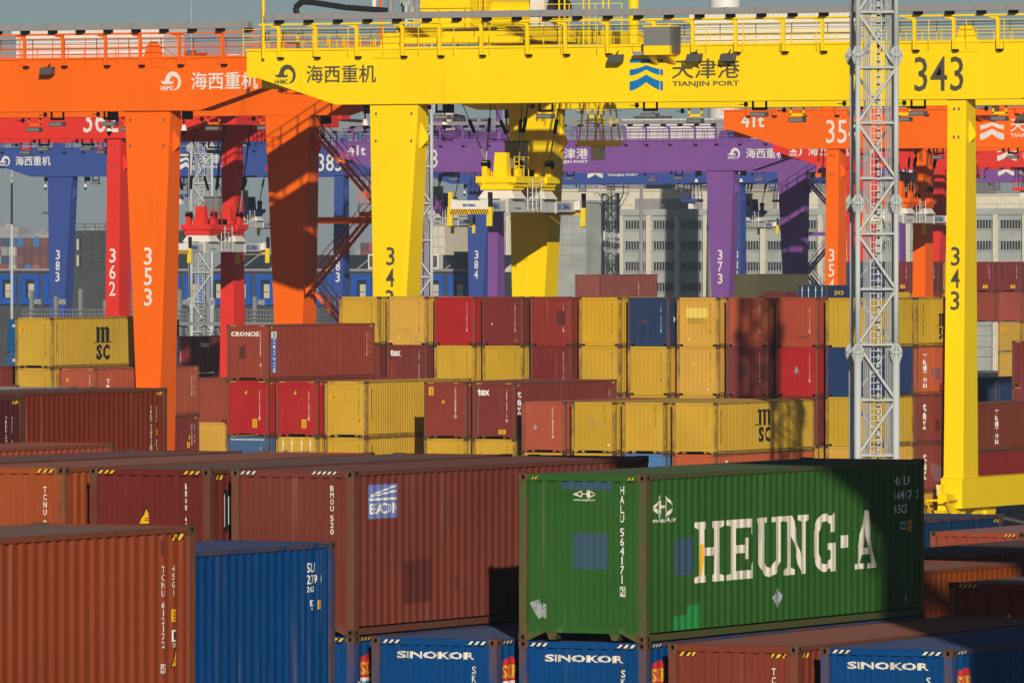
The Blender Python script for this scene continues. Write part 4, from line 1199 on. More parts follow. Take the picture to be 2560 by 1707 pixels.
    pts = [(T - 3.2, -1.4, zt + 1.9), (T - 3.3, -1.4, zt + 3.2), (T - 3.0, -1.4, zt + 3.9), (T - 2.2, -1.4, zt + 4.0), (T - 1.7, -1.4, zt + 3.7), (T - 1.6, -1.4, zt + 1.9)]
    mb.path(pts, .16, CI['tray'], 8)
    lo = [(T - 9.0, -1.4, zt + 1.75), (T - 9.1, -1.4, zt + 2.25), (T - 8.7, -1.4, zt + 2.55), (T - 8.0, -1.4, zt + 2.5), (T - 6.0, -1.4, zt + 2.2), (T - 3.4, -1.4, zt + 2.0)]
    mb.path(lo, .17, CI['rubber'], 8)
    mb.build('cable_chain', CM, tb)
    # baskets hanging below the trolley
    for x, y0 in ((T - 4.6, 2.2), (T + 3.1, 11.0)):
        mb = MB()
        mb.hexa([(x - .9, y0, ZG - 2.2), (x + .9, y0, ZG - 2.2), (x + .9, y0 + 2.2, ZG - 2.2), (x - .9, y0 + 2.2, ZG - 2.2), (x - .9, y0, ZG - 1.9), (x + .9, y0, ZG - 1.9), (x + .9, y0 + 2.2, ZG - 1.9), (x - .9, y0 + 2.2, ZG - 1.9)])
        for dx in (-.8, -.3, .3, .8):
            for dy in (.1, 2.1):
                mb.bar((x + dx, y0 + dy, ZG - 1.9), (x + dx * .6, y0 + dy, ZG + .3), .05)
        for z in (-1.4, -.8, -.2):
            for dy in (.1, 2.1):
                mb.bar((x - .95, y0 + dy, ZG + z), (x + .95, y0 + dy, ZG + z), .025)
        mb.box(x - .3, x + .3, y0 + .6, y0 + 1.2, ZG - 3.0, ZG - 2.21, CI['house_white'])
        mb.build('service_basket', CM, tb)
    # stairs outside the wide far leg
    if stairs:
        sx = -1 if not mirror else 1
        xb = X(-1.9)
        mb = MB()
        zlev = [3.4, 8.2, 13.0, 17.8, 22.4]
        for i, (za, zb) in enumerate(zip(zlev, zlev[1:])):
            ya = BV - 1.2
            xa, xc = (xb, xb + sx * 4.4) if i % 2 == 0 else (xb + sx * 4.4, xb)
            yy = BV - 1.6 if i % 2 == 0 else BV - .5
            for dy in (0, .8):
                mb.hexa([(xa, yy + dy, za - .14), (xa, yy + dy + .06, za - .14), (xc, yy + dy + .06, zb - .14), (xc, yy + dy, zb - .14), (xa, yy + dy, za + .14), (xa, yy + dy + .06, za + .14), (xc, yy + dy + .06, zb + .14), (xc, yy + dy, zb + .14)])
                for h in (.55, 1.05):
                    mb.bar((xa, yy + dy, za + h), (xc, yy + dy, zb + h), .025)
                for k in range(5):
                    f = k / 4
                    mb.bar((xa + (xc - xa) * f, yy + dy, za + (zb - za) * f), (xa + (xc - xa) * f, yy + dy, za + (zb - za) * f + 1.05), .022)
            for k in range(14):
                f = (k + .5) / 14
                x, z = xa + (xc - xa) * f, za + (zb - za) * f
                mb.box(x - .16, x + .16, yy + .06, yy + .8, z - .02, z + .02, CI['steel'])
            if i % 2 == 0:
                xl = sorted((xb + sx * 3.6, xb + sx * 5.6))
                mb.box(xl[0], xl[1], BV - 1.7, BV + .5, zb - .34, zb - .05)
                mb.box(min(xb, xl[0]), max(xb, xl[0]), BV - .1, BV + .2, zb - .75, zb - .36)
                for x in (xl[0], (xl[0] + xl[1]) / 2, xl[1]):
                    mb.bar((x, BV - 1.7, zb - .1), (x, BV - 1.7, zb + 1.1), .03)
                    mb.bar((x, BV + .5, zb - .1), (x, BV + .5, zb + 1.1), .03)
                for h in (.4, .75, 1.1):
                    mb.bar((xl[0], BV - 1.7, zb + h), (xl[1], BV - 1.7, zb + h), .025)
                    mb.bar((xl[0], BV + .5, zb + h), (xl[1], BV + .5, zb + h), .025)
                    xo = xl[1] if sx > 0 else xl[0]
                    mb.bar((xo, BV - 1.7, zb + h), (xo, BV + .5, zb + h), .025)
        mb.build('staircase', CM, t)
    return t

YELLOW_C, ORANGE_C, RED_C = lin(252, 214, 0), lin(247, 105, 2), lin(226, 54, 44)
BLUE_C, PURPLE_C = lin(58, 80, 148), lin(126, 80, 150)
crane('bright yellow gantry crane with dark lettering and blue port logo, nearest and largest', YELLOW_C, -203.6, 404.0, False, '343', 'crane_ink', 'port_blue', 3.2, 18.0, 3, stairs=False)
crane('orange gantry crane with white lettering whose wide leg stands among yellow containers', ORANGE_C, -259.8, 416.7, True, '353', 'crane_white', 'crane_white', 30, 17.5)
crane('orange gantry crane behind the white lattice mast, seen under the yellow girder', ORANGE_C, -259.8, 591.2, True, '354', 'crane_white', 'crane_white', 30.6, 18.1)
crane('red gantry crane between the orange and blue ones, its spreader lowered beside a mast', RED_C, -316.0, 515.5, False, '362', 'crane_white', 'crane_white', 37.4, 16.0, stairs=False)
crane('red gantry crane behind the orange girder next to the yellow leg', RED_C, -316.0, 726.0, False, '363', 'crane_white', 'crane_white', 20, 18.0, 1, stairs=False)
crane('purple gantry crane spanning behind the yellow leg pair', PURPLE_C, -372.2, 742.5, True, '373', 'crane_white', 'crane_white', 35.5, 18.4, 1)
crane('purple gantry crane farther off, only girder strips behind the red one', PURPLE_C, -372.2, 865.0, True, '374', 'crane_white', 'crane_white', 12, 18.0, 1)
crane('blue gantry crane with white lettering at the picture edge behind the red leg', BLUE_C, -428.4, 769.5, False, '383', 'crane_white', 'crane_white', 17.0, 18.4, 1, stairs=False)
crane('blue gantry crane farthest away, its port logo just under the purple girder', BLUE_C, -428.4, 871.0, False, '384', 'crane_white', 'crane_white', 30.5, 18.6, 1, stairs=False)
crane('gantry crane whose girder end shades the green container from outside the view', ORANGE_C, -35.6, 101.2, False, '323', 'crane_white', 'crane_white', 20, 18.0, 1, stairs=False)

# ------------------------------------------------------------------ spreaders on their ropes
SM = ['crane', 'spreader_grey', 'house_white', 'spreader_yellow', 'hazard', 'black', 'logo_blue', 'steel', 'rubber', 'glass_grey', 'dark']
SI = {k: i for i, k in enumerate(SM)}
def spreader(label, color, u, v, z, code, group='spreaders hanging from the cranes', n=6.1):
    t = thing('container_spreader', label, 'spreader', (u, v, z), group, color)
    mb = MB()
    for s in (-1, 1):
        mb.box(s * .62 - .24, s * .62 + .24, -3.1, 3.1, -.37, .37, SI['spreader_grey'])
    mb.box(-.38, .38, -2.9, -2.3, -.3, .3, SI['spreader_grey'])
    mb.box(-.38, .38, 2.3, 2.9, -.3, .3, SI['spreader_grey'])
    for yy in (-3.15, 3.0):
        mb.prismx([(yy, .40), (yy + .18, .40), (yy + .18, -.42), (yy, -.42)], .866, .90, SI['house_white'])
    put = lambda a, h: (.868, a, h)
    for w, a, h0, ww, hh, mat in ((code, -.9, -.02, 1.9, .26, 'logo_blue'), ('BROMMA', -2.2, -.22, .9, .12, 'logo_blue')):
        words(w, a, h0, ww, hh, SI[mat], put, mb, .03 if w == 'BROMMA' else -.004)
    mb.build('main_beam', SM, t)
    for s in (-1, 1):
        mb = MB()
        a0, a1 = sorted((s * 3.15, s * (n - .12)))
        for x in (-.60, .60):
            mb.box(x - .18, x + .18, a0, a1, -.33, .24, SI['spreader_grey'])
        words('BROMMA', a0 + .35, -.24, 1.75, .40, SI['logo_blue'], lambda a, h: (.785, a, h), mb, .045)
        mb.build('telescopic_arm', SM, t)
        mb = MB()
        y0, y1 = sorted((s * n, s * (n - .42)))
        mb.box(-1.10, 1.10, y0, y1, -.22, .26, SI['house_white'])
        mb.box(-1.14, -.98, y0 - .03, y1 + .03, -.22, .33, SI['house_white'])
        mb.box(.98, 1.14, y0 - .03, y1 + .03, -.22, .33, SI['house_white'])
        yf = (y0 if s < 0 else y1) + s * .035
        mb.box(-1.2, 1.2, min(yf, yf - s * .03), max(yf, yf - s * .03), -.50, -.225, SI['hazard'])
        yq = yf + s * .004
        for k in range(16):
            x = -1.2 + k * .15
            if k < 8:
                q = [(x, -.50), (x + .07, -.50), (min(x + .21, 0), -.225), (x + .14, -.225)]
            else:
                q = [(x + .14, -.50), (min(x + .21, 1.2), -.50), (x + .07, -.225), (x, -.225)]
            mb.add([(a, yq, h) for a, h in q], [(0, 1, 2, 3)], SI['black'])
        words('BROMMA', -.40, -.08, .8, .16, SI['logo_blue'], lambda a, h: (a, yf + s * .002, h), mb, .045) if s < 0 else None
        e = mb.build('end_beam', SM, t)
        for sx in (-1, 1):
            mb = MB()
            xx = sx * 1.22
            yv = s * (n - .1)
            mb.hexa([(xx - .17, yv - .14, -1.15), (xx + .17, yv - .14, -1.15), (xx + .12, yv + .05, -1.2), (xx - .12, yv + .05, -1.2), (xx - .14, yv - .12, -.1), (xx + .14, yv - .12, -.1), (xx + .14, yv + .12, -.1), (xx - .14, yv + .12, -.1)], SI['spreader_yellow'])
            mb.box(xx - .10, xx + .10, yv - .1, yv + .1, -.1, .72, SI['rubber'] if sx > 0 else SI['spreader_yellow'])
            mb.build('flipper_arm', SM, e)
    # headblock
    mb = MB()
    for yy in (-2.0, 2.0):
        mb.hexa([(-1.15, yy - .75, .38), (1.15, yy - .75, .38), (1.15, yy + .75, .38), (-1.15, yy + .75, .38), (-.85, yy - .55, .86), (.85, yy - .55, .86), (.85, yy + .55, .86), (-.85, yy + .55, .86)], SI['house_white'])
        mb.box(-1.0, 1.0, yy - .7, yy + .7, .87, 1.24)
        mb.box(-1.25, 1.25, yy - .8, yy + .8, 1.25, 1.62)
        for sx in (-1, 1):
            mb.box(sx * 1.0 - .16, sx * 1.0 + .16, yy - .2, yy + .2, 1.62, 2.45)
            mb.bar((sx * 1.0 - .2, yy, 2.3), (sx * 1.0 + .2, yy, 2.3), .24, SI['dark'], 12)
        mb.hexa([(-.42, yy - .3, 1.62), (.42, yy - .3, 1.62), (.42, yy + .3, 1.62), (-.42, yy + .3, 1.62), (-.36, yy - .2, 2.95), (.36, yy - .2, 2.95), (.36, yy + .2, 2.95), (-.36, yy + .2, 2.95)])
    for sx in (-1.1, .85):
        mb.prismx([(-2.9, 1.28), (-2.6, 1.05), (2.4, 1.05), (3.2, 1.35), (3.2, 1.62), (-2.9, 1.62)], sx, sx + .26)
    words('QA', .6, 1.20, .9, .26, SI['dark'], lambda a, h: (1.116, a, h), mb, .02) if False else None
    for k in range(7):
        a = -1.6 + .45 * k
        mb.box(-.9 + .25 * (k % 3), -.3 + .25 * (k % 3), a, a + .3, 1.63, 1.9 + .25 * ((k * 5) % 3))
    mb.box(-.75, .75, -.55, .55, 1.62, 2.0, SI['dark'])
    h = mb.build('headblock', SM, t)
    mb = MB()
    mb.box(-.45, .75, -.75, -.2, 2.0, 3.55, SI['glass_grey'])
    mb.box(-.50, .80, -.80, -.15, 3.55, 3.62, SI['rubber'])
    mb.build('cable_basket', SM, h)
    mb = MB()
    for yy in (-.9, .2):
        for x in (1.05, 1.35):
            mb.bar((x, yy, -.3), (x, yy, 1.5), .03, SI['house_white'])
    for k in range(6):
        mb.bar((1.2, -.9, -.2 + k * .3), (1.2, .2, -.2 + k * .3), .02, SI['house_white'])
    for k in range(4):
        mb.bar((1.2, -2.9 + k * .6, 1.62), (1.2, -2.9 + k * .6, 2.7), .03)
    mb.bar((1.2, -2.9, 2.7), (1.2, -1.1, 2.7), .03)
    mb.bar((1.2, -2.9, 2.2), (1.2, -1.1, 2.2), .03)
    mb.build('access_ladder', SM, h)
    top = ZG + GH - z
    for yy in (-2.0, 2.0):
        for sx in (-1, 1):
            for k, (dx, dy) in enumerate(((sx * 2.6, -1.6), (sx * .9, 1.8))):
                p, q = Vector((sx * 1.0, yy, 2.5)), Vector((sx * .4 + dx, yy + dy, top))
                m = p + (q - p) * min(.30, 1.7 / (q - p).length)
                mb = MB()
                mb.bar(p, m, .05, SI['steel'], 5)
                mb.bar(m, m + (q - p) * .12, .10, SI['dark'], 6)
                mb.bar(m, q, .028, SI['dark'], 4)
                mb.build('hoist_rope', SM, t)
    return t

spreader('grey spreader under a bright yellow headblock, hanging from the yellow crane', YELLOW_C, -200.6, 412.4, 17.95, 'S246')
spreader('grey spreader under a red headblock, hanging beside the thin lattice mast', RED_C, -279.3, 524.0, 15.75, 'S225')
spreader('grey spreader under an orange headblock, hanging behind the white mast', ORANGE_C, -257.2, 599.8, 18.05, 'S235')
spreader('small grey spreader under a purple headblock beside the yellow leg', PURPLE_C, -374.6, 751.3, 18.5, 'S240')
spreader('small grey spreader under a red headblock in the gap behind the orange one', RED_C, -297.0, 734.6, 16.6, 'S226', n=6.1)
spreader('small grey spreader under a dark blue headblock behind the red headblock', lin(34, 42, 92), -411.4, 778.3, 18.4, 'S250')
spreader('tiny grey spreader under a dark blue headblock beside the purple leg', lin(40, 50, 100), -398.0, 880.0, 18.7, 'S251')

# ------------------------------------------------------------------ lattice masts, poles
def lattice_mast(label, u, v, z1, w=1.75, bay=2.85, r0=.18, r1=.125, flanges=(), rod=None, stout=True, group='white lattice masts'):
    """three tubes on a triangle, zigzag bracing, caged ladder and conduits; front pair square to the view"""
    t = thing('lattice_mast', label, 'mast', (u, v, 0), group)
    t.rotation_euler = (0, 0, THETA)
    MM = ['mast_white', 'mast_grey', 'casting', 'rubber']
    corners = [(-w / 2, 0), (w / 2, 0), (-w / 2 - .22, w * .9), (w / 2 - .1, w * .9)]
    for i, (x, y) in enumerate(corners):
        mb = MB()
        zs = [0] + list(flanges) + [z1]
        for k, (a, c) in enumerate(zip(zs, zs[1:])):
            f = r0 if k == 0 else r1
            if i > 1:
                f *= .8
            mb.bar((x, y, a), (x, y, c), f, 0, 14)
        lg = mb.build('leg', MM, t, smooth=True)
        for z in flanges:
            mb = MB()
            mb.bar((x, y, z - .05), (x, y, z - .004), .30, 0, 18)
            mb.bar((x, y, z + .004), (x, y, z + .05), .30, 0, 18)
            for k in range(12):
                a = 2 * math.pi * k / 12
                c, s = math.cos(a), math.sin(a)
                for zz, h, rr in ((z + .05, .36, r1), (z - .05, -.42, r0)):
                    p = [(rr * .8, 0), (.29, 0), (.285, h * .25), (rr * 1.02, h)]
                    vs = []
                    for e in (-.018, .018):
                        for d, hh in p:
                            vs.append((x + c * d - s * e, y + s * d + c * e, zz + hh))
                    mb.add(vs, [(0, 1, 2, 3), (7, 6, 5, 4), (0, 4, 5, 1), (1, 5, 6, 2), (2, 6, 7, 3), (3, 7, 4, 0)], 0)
                mb.bar((x + c * .26, y + s * .26, z - .09), (x + c * .26, y + s * .26, z + .09), .022, 2, 5)
            mb.build('flange', MM, lg)
    mb = MB()
    z, k = .6, 0
    pairs = ((0, 1), (1, 3), (3, 2), (2, 0))
    while z < z1 - .2:
        zt = min(z + bay, z1)
        for a, c in pairs:
            p, q = corners[a], corners[c]
            mb.bar((*p, z), (*q, z), .05, 0, 6)
            if k % 2:
                p, q = q, p
            mb.bar((*p, z), (*q, zt), .068, 0, 6)
        z += bay
        k += 1
    mb.build('bracing', MM, t)
    mb = MB()
    for x in (-.28, .22):
        mb.bar((x, .35, .3), (x, .35, z1 - .1), .028, 0, 4)
    z = .5
    while z < z1 - .2:
        mb.box(-.30, .26, .33, .37, z, z + .035, 0)
        z += .30
    mb.bar((-.14, .2, .5), (-.14, .2, z1), .018, 0, 4)
    mb.build('ladder', MM, t)
    mb = MB()
    for x, n in ((-.60, 4), (.42, 4)):
        for k in range(n):
            xx = x + k * .085
            mb.bar((xx, .28, .2), (xx, .28, z1 - .2), .034, 1, 6)
        z = .6
        while z < z1:
            mb.box(x - .12, x + n * .085 + .06, .16, .26, z - .06, z + .10, 1)
            z += bay
    xx = .08
    mb.bar((xx, .45, .2), (xx, .45, z1 - .2), .06, 0, 6)
    z = .5
    while z < z1 - .3:
        mb.box(xx - .08, xx + .08, .34, .36, z, z + .07, 3)
        z += .36
    mb.build('cable_conduit', MM, t)
    if rod:
        mb = MB()
        mb.bar((corners[0][0], 0, z1), (corners[0][0], 0, rod), .05, 0, 6, .02)
        mb.build('lightning_rod', MM, t)
    return t

lattice_mast('big white lattice mast with ladder and bolted flanges behind the green container', -153.25, 353.6, 34.0, 1.80, 2.60, .175, .122, (10.65, 17.65, 24.6))
lattice_mast('thin white lattice mast with ladder beside the red spreader', -339.9, 635.3, 32.5, 1.80, 2.6, .18, .125, (11.0, 17.6, 24.5), rod=37.4)
lattice_mast('white lattice mast rising behind the yellow machinery house', -260.0, 518.5, 40.0, 1.80, 2.6, .18, .125, (10.8, 18.0, 25.6, 33.2))
t = lattice_mast('white lattice tower carrying a railed lamp platform before the grey warehouse', -427.2, 904.3, 22.6, 1.75, 2.3, .16, .14, ())
mb = MB()
R = 2.1
for z in (22.6, 23.4, 24.2, 24.5):
    for k in range(8):
        a, c = 2 * math.pi * k / 8, 2 * math.pi * (k + 1) / 8
        mb.bar((R * math.cos(a), .8 + R * math.sin(a), z), (R * math.cos(c), .8 + R * math.sin(c), z), .06)
for k in range(8):
    a = 2 * math.pi * k / 8
    mb.bar((R * math.cos(a), .8 + R * math.sin(a), 22.6), (R * math.cos(a), .8 + R * math.sin(a), 24.5), .05)
    mb.bar((R * math.cos(a), .8 + R * math.sin(a), 22.6), (.8 * math.cos(a), .8 + .8 * math.sin(a), 20.4), .06)
mb.add([(R * math.cos(2 * math.pi * k / 8), .8 + R * math.sin(2 * math.pi * k / 8), 22.62) for k in range(8)], [tuple(range(8))], 1)
for k in range(10):
    a = 2 * math.pi * k / 10
    mb.box(R * 1.1 * math.cos(a) - .25, R * 1.1 * math.cos(a) + .25, .8 + R * 1.1 * math.sin(a) - .15, .8 + R * 1.1 * math.sin(a) + .15, 24.6, 25.1, 0)
mb.bar((-.2, .8, 24), (-.2, .8, 28.6), .08, 0, 6, .04)
mb.build('lamp_platform', ['mast_white', 'mast_grey'], t)

def light_pole(label, u, v, z, r=.16, arm=0.0, crown=False, mat='mast_white', group='light poles'):
    t = thing('light_pole', label, 'light pole', (u, v, 0), group)
    mb = MB()
    mb.bar((0, 0, 0), (0, 0, z), r, 0, 10, r * .55)
    mb.build('pole', [mat], t, smooth=True)
    if arm:
        mb = MB()
        mb.path([(0, 0, z - 1.2), (arm * .4, 0, z - .4), (arm, 0, z)], .06, 0, 6)
        mb.box(min(arm, arm * 1.5), max(arm, arm * 1.5), -.15, .15, z - .05, z + .1, 0)
        mb.build('lamp_arm', [mat], t)
    if crown:
        mb = MB()
        for k in range(10):
            a = 2 * math.pi * k / 10
            c, s = math.cos(a), math.sin(a)
            mb.bar((0, 0, z - .6), (c * 2.6, s * 2.6, z - .2), .07, 0)
            mb.box(c * 3 - .45, c * 3 + .45, s * 3 - .45, s * 3 + .45, z - .5, z + .15, 1)
        mb.bar((0, 0, z - .4), (0, 0, z + .9), .9, 1, 10, .3)
        mb.build('lamp_crown', [mat, 'lamp'], t)
    return t
light_pole('tall white pole standing against the blue leg at the picture edge', -443.6, 785.0, 26.0, .20)
light_pole('tall white pole behind the orange staircase beside a shaded blue leg', -427.0, 840.0, 24.0, .20)
light_pole('grey high mast pole with round lamp crown above the purple girder', -633.9, 1359.7, 40.2, .5, crown=True, mat='mast_grey')
light_pole('grey high mast pole with round lamp crown between orange stairs and yellow leg', -679.8, 1337.4, 38.6, .5, crown=True, mat='mast_grey')
light_pole('faint high mast pole with lamp crown in the haze above the dark building', -1150.0, 2060.0, 27.0, .4, crown=True, mat='mast_grey')
light_pole('thick grey pole in front of the warehouse windows', -445.0, 951.0, 24.6, .36, mat='tray')
light_pole('slim white lamp post with curved arm before the warehouse windows', -452.5, 930.0, 17.6, .10, arm=1.6)
light_pole('white street lamp with curved arms behind the grey gallery', -560.0, 985.0, 11.6, .14, arm=-1.9)
light_pole('slim white post near the port logo board', -590.0, 1010.0, 14.4, .14)

t = thing('wind_turbine_tower', 'broad white wind turbine tower rising above the purple girder', 'tower', (-431.3, 946.7, 0), None)
mb = MB()
mb.bar((0, 0, 0), (0, 0, 78), 2.52, 0, 48, 1.55)
mb.build('shaft', ['house_white'], t, smooth=True)
mb = MB()
for z in (8.2, 20.5, 33.8, 48, 62):
    mb.bar((0, 0, z), (0, 0, z + .18), 2.58 - z * .0122, 0, 48)
mb.bar((0, 0, 18.2), (0, 0, 18.9), 2.33, 1, 48)
mb.build('joint_ring', ['house_white', 'logo_blue'], t, smooth=True)

# ------------------------------------------------------------------ buildings behind the yard
b_ = NB('warehouse_wall', 0.8, 0.2)
c = b_.mix(b_.ramp(b_.noise((.25, .25, .6), 5), .3, .75), lin(172, 174, 168), lin(146, 150, 146))
M['wall_grey'] = b_.out(b_.mix(b_.ramp(b_.noise((2.2, 2.2, .12), 4), .58, .78, 0, .35), c, lin(110, 112, 110)))
M['wall_cream'] = flat('cream_render', lin(216, 206, 184), .8, .2)
M['wall_dark'] = flat('dark_grey_cladding', lin(74, 78, 80), .7, .25, sc=.5)
M['wall_blue'] = flat('blue_cladding', lin(28, 84, 170), .6, .3, sc=.5)
M['window_dark'] = flat('window_glass', (.030, .034, .038), .2, .5)
M['blind'] = flat('window_blind', lin(196, 188, 170), .7)
M['concrete'] = flat('concrete', lin(150, 146, 140), .85, .2)

t = thing('warehouse', 'long grey concrete warehouse with bands of dark windows behind the purple crane', 'building', (-487, 990, 0), None)
mb = MB()
LW = 104.0
mb.box(0, LW, 0, 40, 0, 21.0, 0)
mb.box(-.1, LW + .1, -.22, .0, 20.3, 21.15, 0)
for k in range(7):
    z = 19.05 - 2.755 * k
    mb.box(.1, LW - .1, -.16, -.002, z - .72, z - .58, 0)
    mb.box(.1, LW - .1, -.16, -.002, z + .58, z + .70, 0)
mb.build('wall', ['wall_grey'], t)
nb = 25
bw = LW / nb
wm, pm = None, None
for i in range(nb):
    for r in range(4):
        z = 19.05 - 2.755 * r
        if i in (8, 9) and False:
            continue
        x0 = i * bw + .62
        if wm is None:
            mb = MB()
            ww = bw - .9
            mb.box(0, ww, -.03, -.003, -.53, .53, 0)
            for k in range(9):
                mb.box(ww * k / 8 - .05, ww * k / 8 + .05, -.08, -.034, -.53, .53, 1)
            wm = mb.mesh('window', ['window_dark', 'wall_grey'])
        link('window', wm, t, loc=(x0, 0, z))
for i in range(nb + 1):
    if pm is None:
        mb = MB()
        mb.box(-.28, .28, -.55, -.165, 0, 20.0, 0)
        mb.bar((.36, -.40, 0), (.36, -.40, 19.6), .07, 0, 8)
        mb.prismx([(-.56, 20.0), (-.165, 20.0), (-.165, 20.3), (-.3, 20.3)], -.3, .3, 0)
        pm = mb.mesh('pilaster', ['wall_cream'])
    link('pilaster', pm, t, loc=(i * bw, 0, 0))
def unit(name, parent, mats, *boxes):
    mb = MB()
    for bx in boxes:
        mb.box(*bx)
    mb.build(name, mats, parent)
RM = ['wall_cream', 'tray', 'window_dark']
unit('rooftop_hall', t, RM, (3, 34, 6, 20, 21.0, 23.6, 0), (2.8, 34.2, 5.8, 20.2, 23.604, 23.9, 0), (20, 30, 5.96, 5.998, 21.2, 22.6, 1), (6, 9, 5.96, 5.998, 21.2, 22.9, 2))
unit('rooftop_unit', t, RM, (40, 46, 8, 18, 21.0, 23.4, 0), (41, 43, 7.96, 7.998, 21.2, 22.8, 2))
unit('rooftop_hall', t, RM, (4, 60, 24, 36, 21.0, 25.2, 1), (3.8, 60.2, 23.8, 36.2, 25.204, 25.5, 1))
unit('rooftop_unit', t, RM, (62, 76, 10, 20, 21.0, 22.9, 0), (61.8, 76.2, 9.8, 20.2, 22.904, 23.1, 0))
unit('rooftop_unit', t, RM, (77, 82, 8, 14, 21.0, 24.0, 0), (78, 80.5, 7.9, 7.995, 22.3, 23.4, 2))
mb = MB()
for k in range(33):
    mb.bar((1 + k * 3.2, 1, 21), (1 + k * 3.2, 1, 21.7), .04, 1)
mb.bar((1, 1, 21.7), (103, 1, 21.7), .04, 1)
mb.build('roof_rail', RM, t)

t = thing('depot_building', 'long dark low building with bright blue window frames behind the orange legs', 'building', (-505, 889, 0), None)
mb = MB()
mb.box(0, 70, 0, 14, 0, 13.0, 0)
mb.box(-.1, 70.1, -.25, .3, 13.0, 13.35, 0)
mb.box(-.1, 70.1, -.3, -.255, 13.1, 13.4, 1)
mb.build('wall', ['wall_dark', 'tray'], t)
fm = None
for i in range(21):
    if fm is None:
        mb = MB()
        mb.box(.25, 3.0, -.35, -.01, 12.0, 12.7, 0)
        mb.box(.25, 3.0, -.35, -.01, 8.95, 9.75, 0)
        mb.box(.25, 1.0, -.35, -.01, 9.755, 11.995, 0)
        mb.box(2.3, 3.0, -.35, -.01, 9.755, 11.995, 0)
        fm = mb.mesh('window_frame', ['wall_blue'])
        mb = MB()
        mb.box(1.0, 2.3, -.06, -.01, 9.755, 11.995, 0)
        mb.box(1.35, 2.25, -.10, -.062, 9.8, 11.5, 1)
        mb.box(1.35, 2.25, -.12, -.102, 10.55, 10.62, 0)
        gm = mb.mesh('window', ['window_dark', 'blind'])
    f = link('window_frame', fm, t, loc=(i * 3.3 + .4, 0, 0))
    link('window', gm, f)
mb = MB()
for k in range(10):
    x = 30 + k * 4.0
    mb.hexa([(x, 1.5, 13.2), (x + 3.9, 1.5, 13.2), (x + 3.9, 6.5, 15.0), (x, 6.5, 15.0), (x, 1.5, 13.28), (x + 3.9, 1.5, 13.28), (x + 3.9, 6.5, 15.08), (x, 6.5, 15.08)], 0)
    mb.bar((x - .03, 1.45, 13.32), (x - .03, 6.5, 15.14), .05, 1)
mb.build('solar_panel', ['glass', 'wall_cream'], t)
for x in (52, 54.6, 60):
    unit('rooftop_unit', t, ['house_white', 'lamp'], (x, x + 1.6, .6, 1.8, 13.4, 15.2, 0), (x + .2, x + 1.4, .56, .596, 13.6, 15.0, 1))
unit('rooftop_cabin', t, ['house_white', 'lamp'], (63, 66, 2, 5, 13.4, 15.4, 1), (62.9, 66.1, 1.9, 5.1, 15.404, 15.5, 1))

t = thing('stair_tower_block', 'dark grey panelled block with tall slit windows, partly hidden by the red leg', 'building', (-495.2, 888.2, 0), None)
mb = MB()
mb.box(0, 13.8, 0, 9, 0, 18.1, 0)
for k in range(9):
    mb.box(.02 + k * 1.53, .06 + k * 1.53, -.03, -.002, 13.5, 18.0, 1)
for z in (14.2, 15.9, 17.2):
    mb.box(0, 13.8, -.025, -.002, z, z + .05, 1)
mb.build('wall', ['wall_dark', 'window_dark'], t)
for i, x in enumerate((.9, 2.5, 8.2, 9.9, 11.6)):
    for z in (13.7, 15.7):
        mb = MB()
        mb.box(x, x + .34, -.06, -.032, z, z + 1.35, 0)
        mb.box(x + .34, x + .62, -.05, -.032, z, z + 1.35, 1)
        mb.build('slit_window', ['blind', 'window_dark'], t)
mb = MB()
for z in (18.5, 18.9):
    mb.bar((.5, .5, z), (13.5, .5, z), .05)
for k in range(10):
    mb.bar((.5 + k * 1.44, .5, 18.1), (.5 + k * 1.44, .5, 18.95), .05)
mb.build('roof_rail', ['wall_dark'], t)
for lab, u, v, w, h, m1 in (('grey slab office block rising behind the thin lattice mast', -486.5, 1000.0, 5.2, 22.2, 'wall_dark'), ('beige office block with pale wall panels behind the orange leg', -498.0, 985.0, 8.0, 20.3, 'wall_cream'), ('pale tiled block behind the dark blue spreader', -478.0, 985.0, 9.0, 22.0, 'wall_grey')):
    t = thing('office_block', lab, 'building', (u, v, 0), None)
    mb = MB()
    mb.box(0, w, 0, 9, 0, h, 0)
    mb.box(-.2, w + .2, -.2, 9.2, h, h + .35, 0)
    for k in range(6):
        mb.box(.02, w - .02, -.03, -.003, h - 1.4 * k - 1.4, h - 1.4 * k - 1.33, 1)
    for k in range(int(w / 1.6)):
        mb.box(.6 + 1.6 * k, .65 + 1.6 * k, -.05, -.032, h - 8, h - .2, 1)
    mb.build('wall', [m1, 'tray'], t)

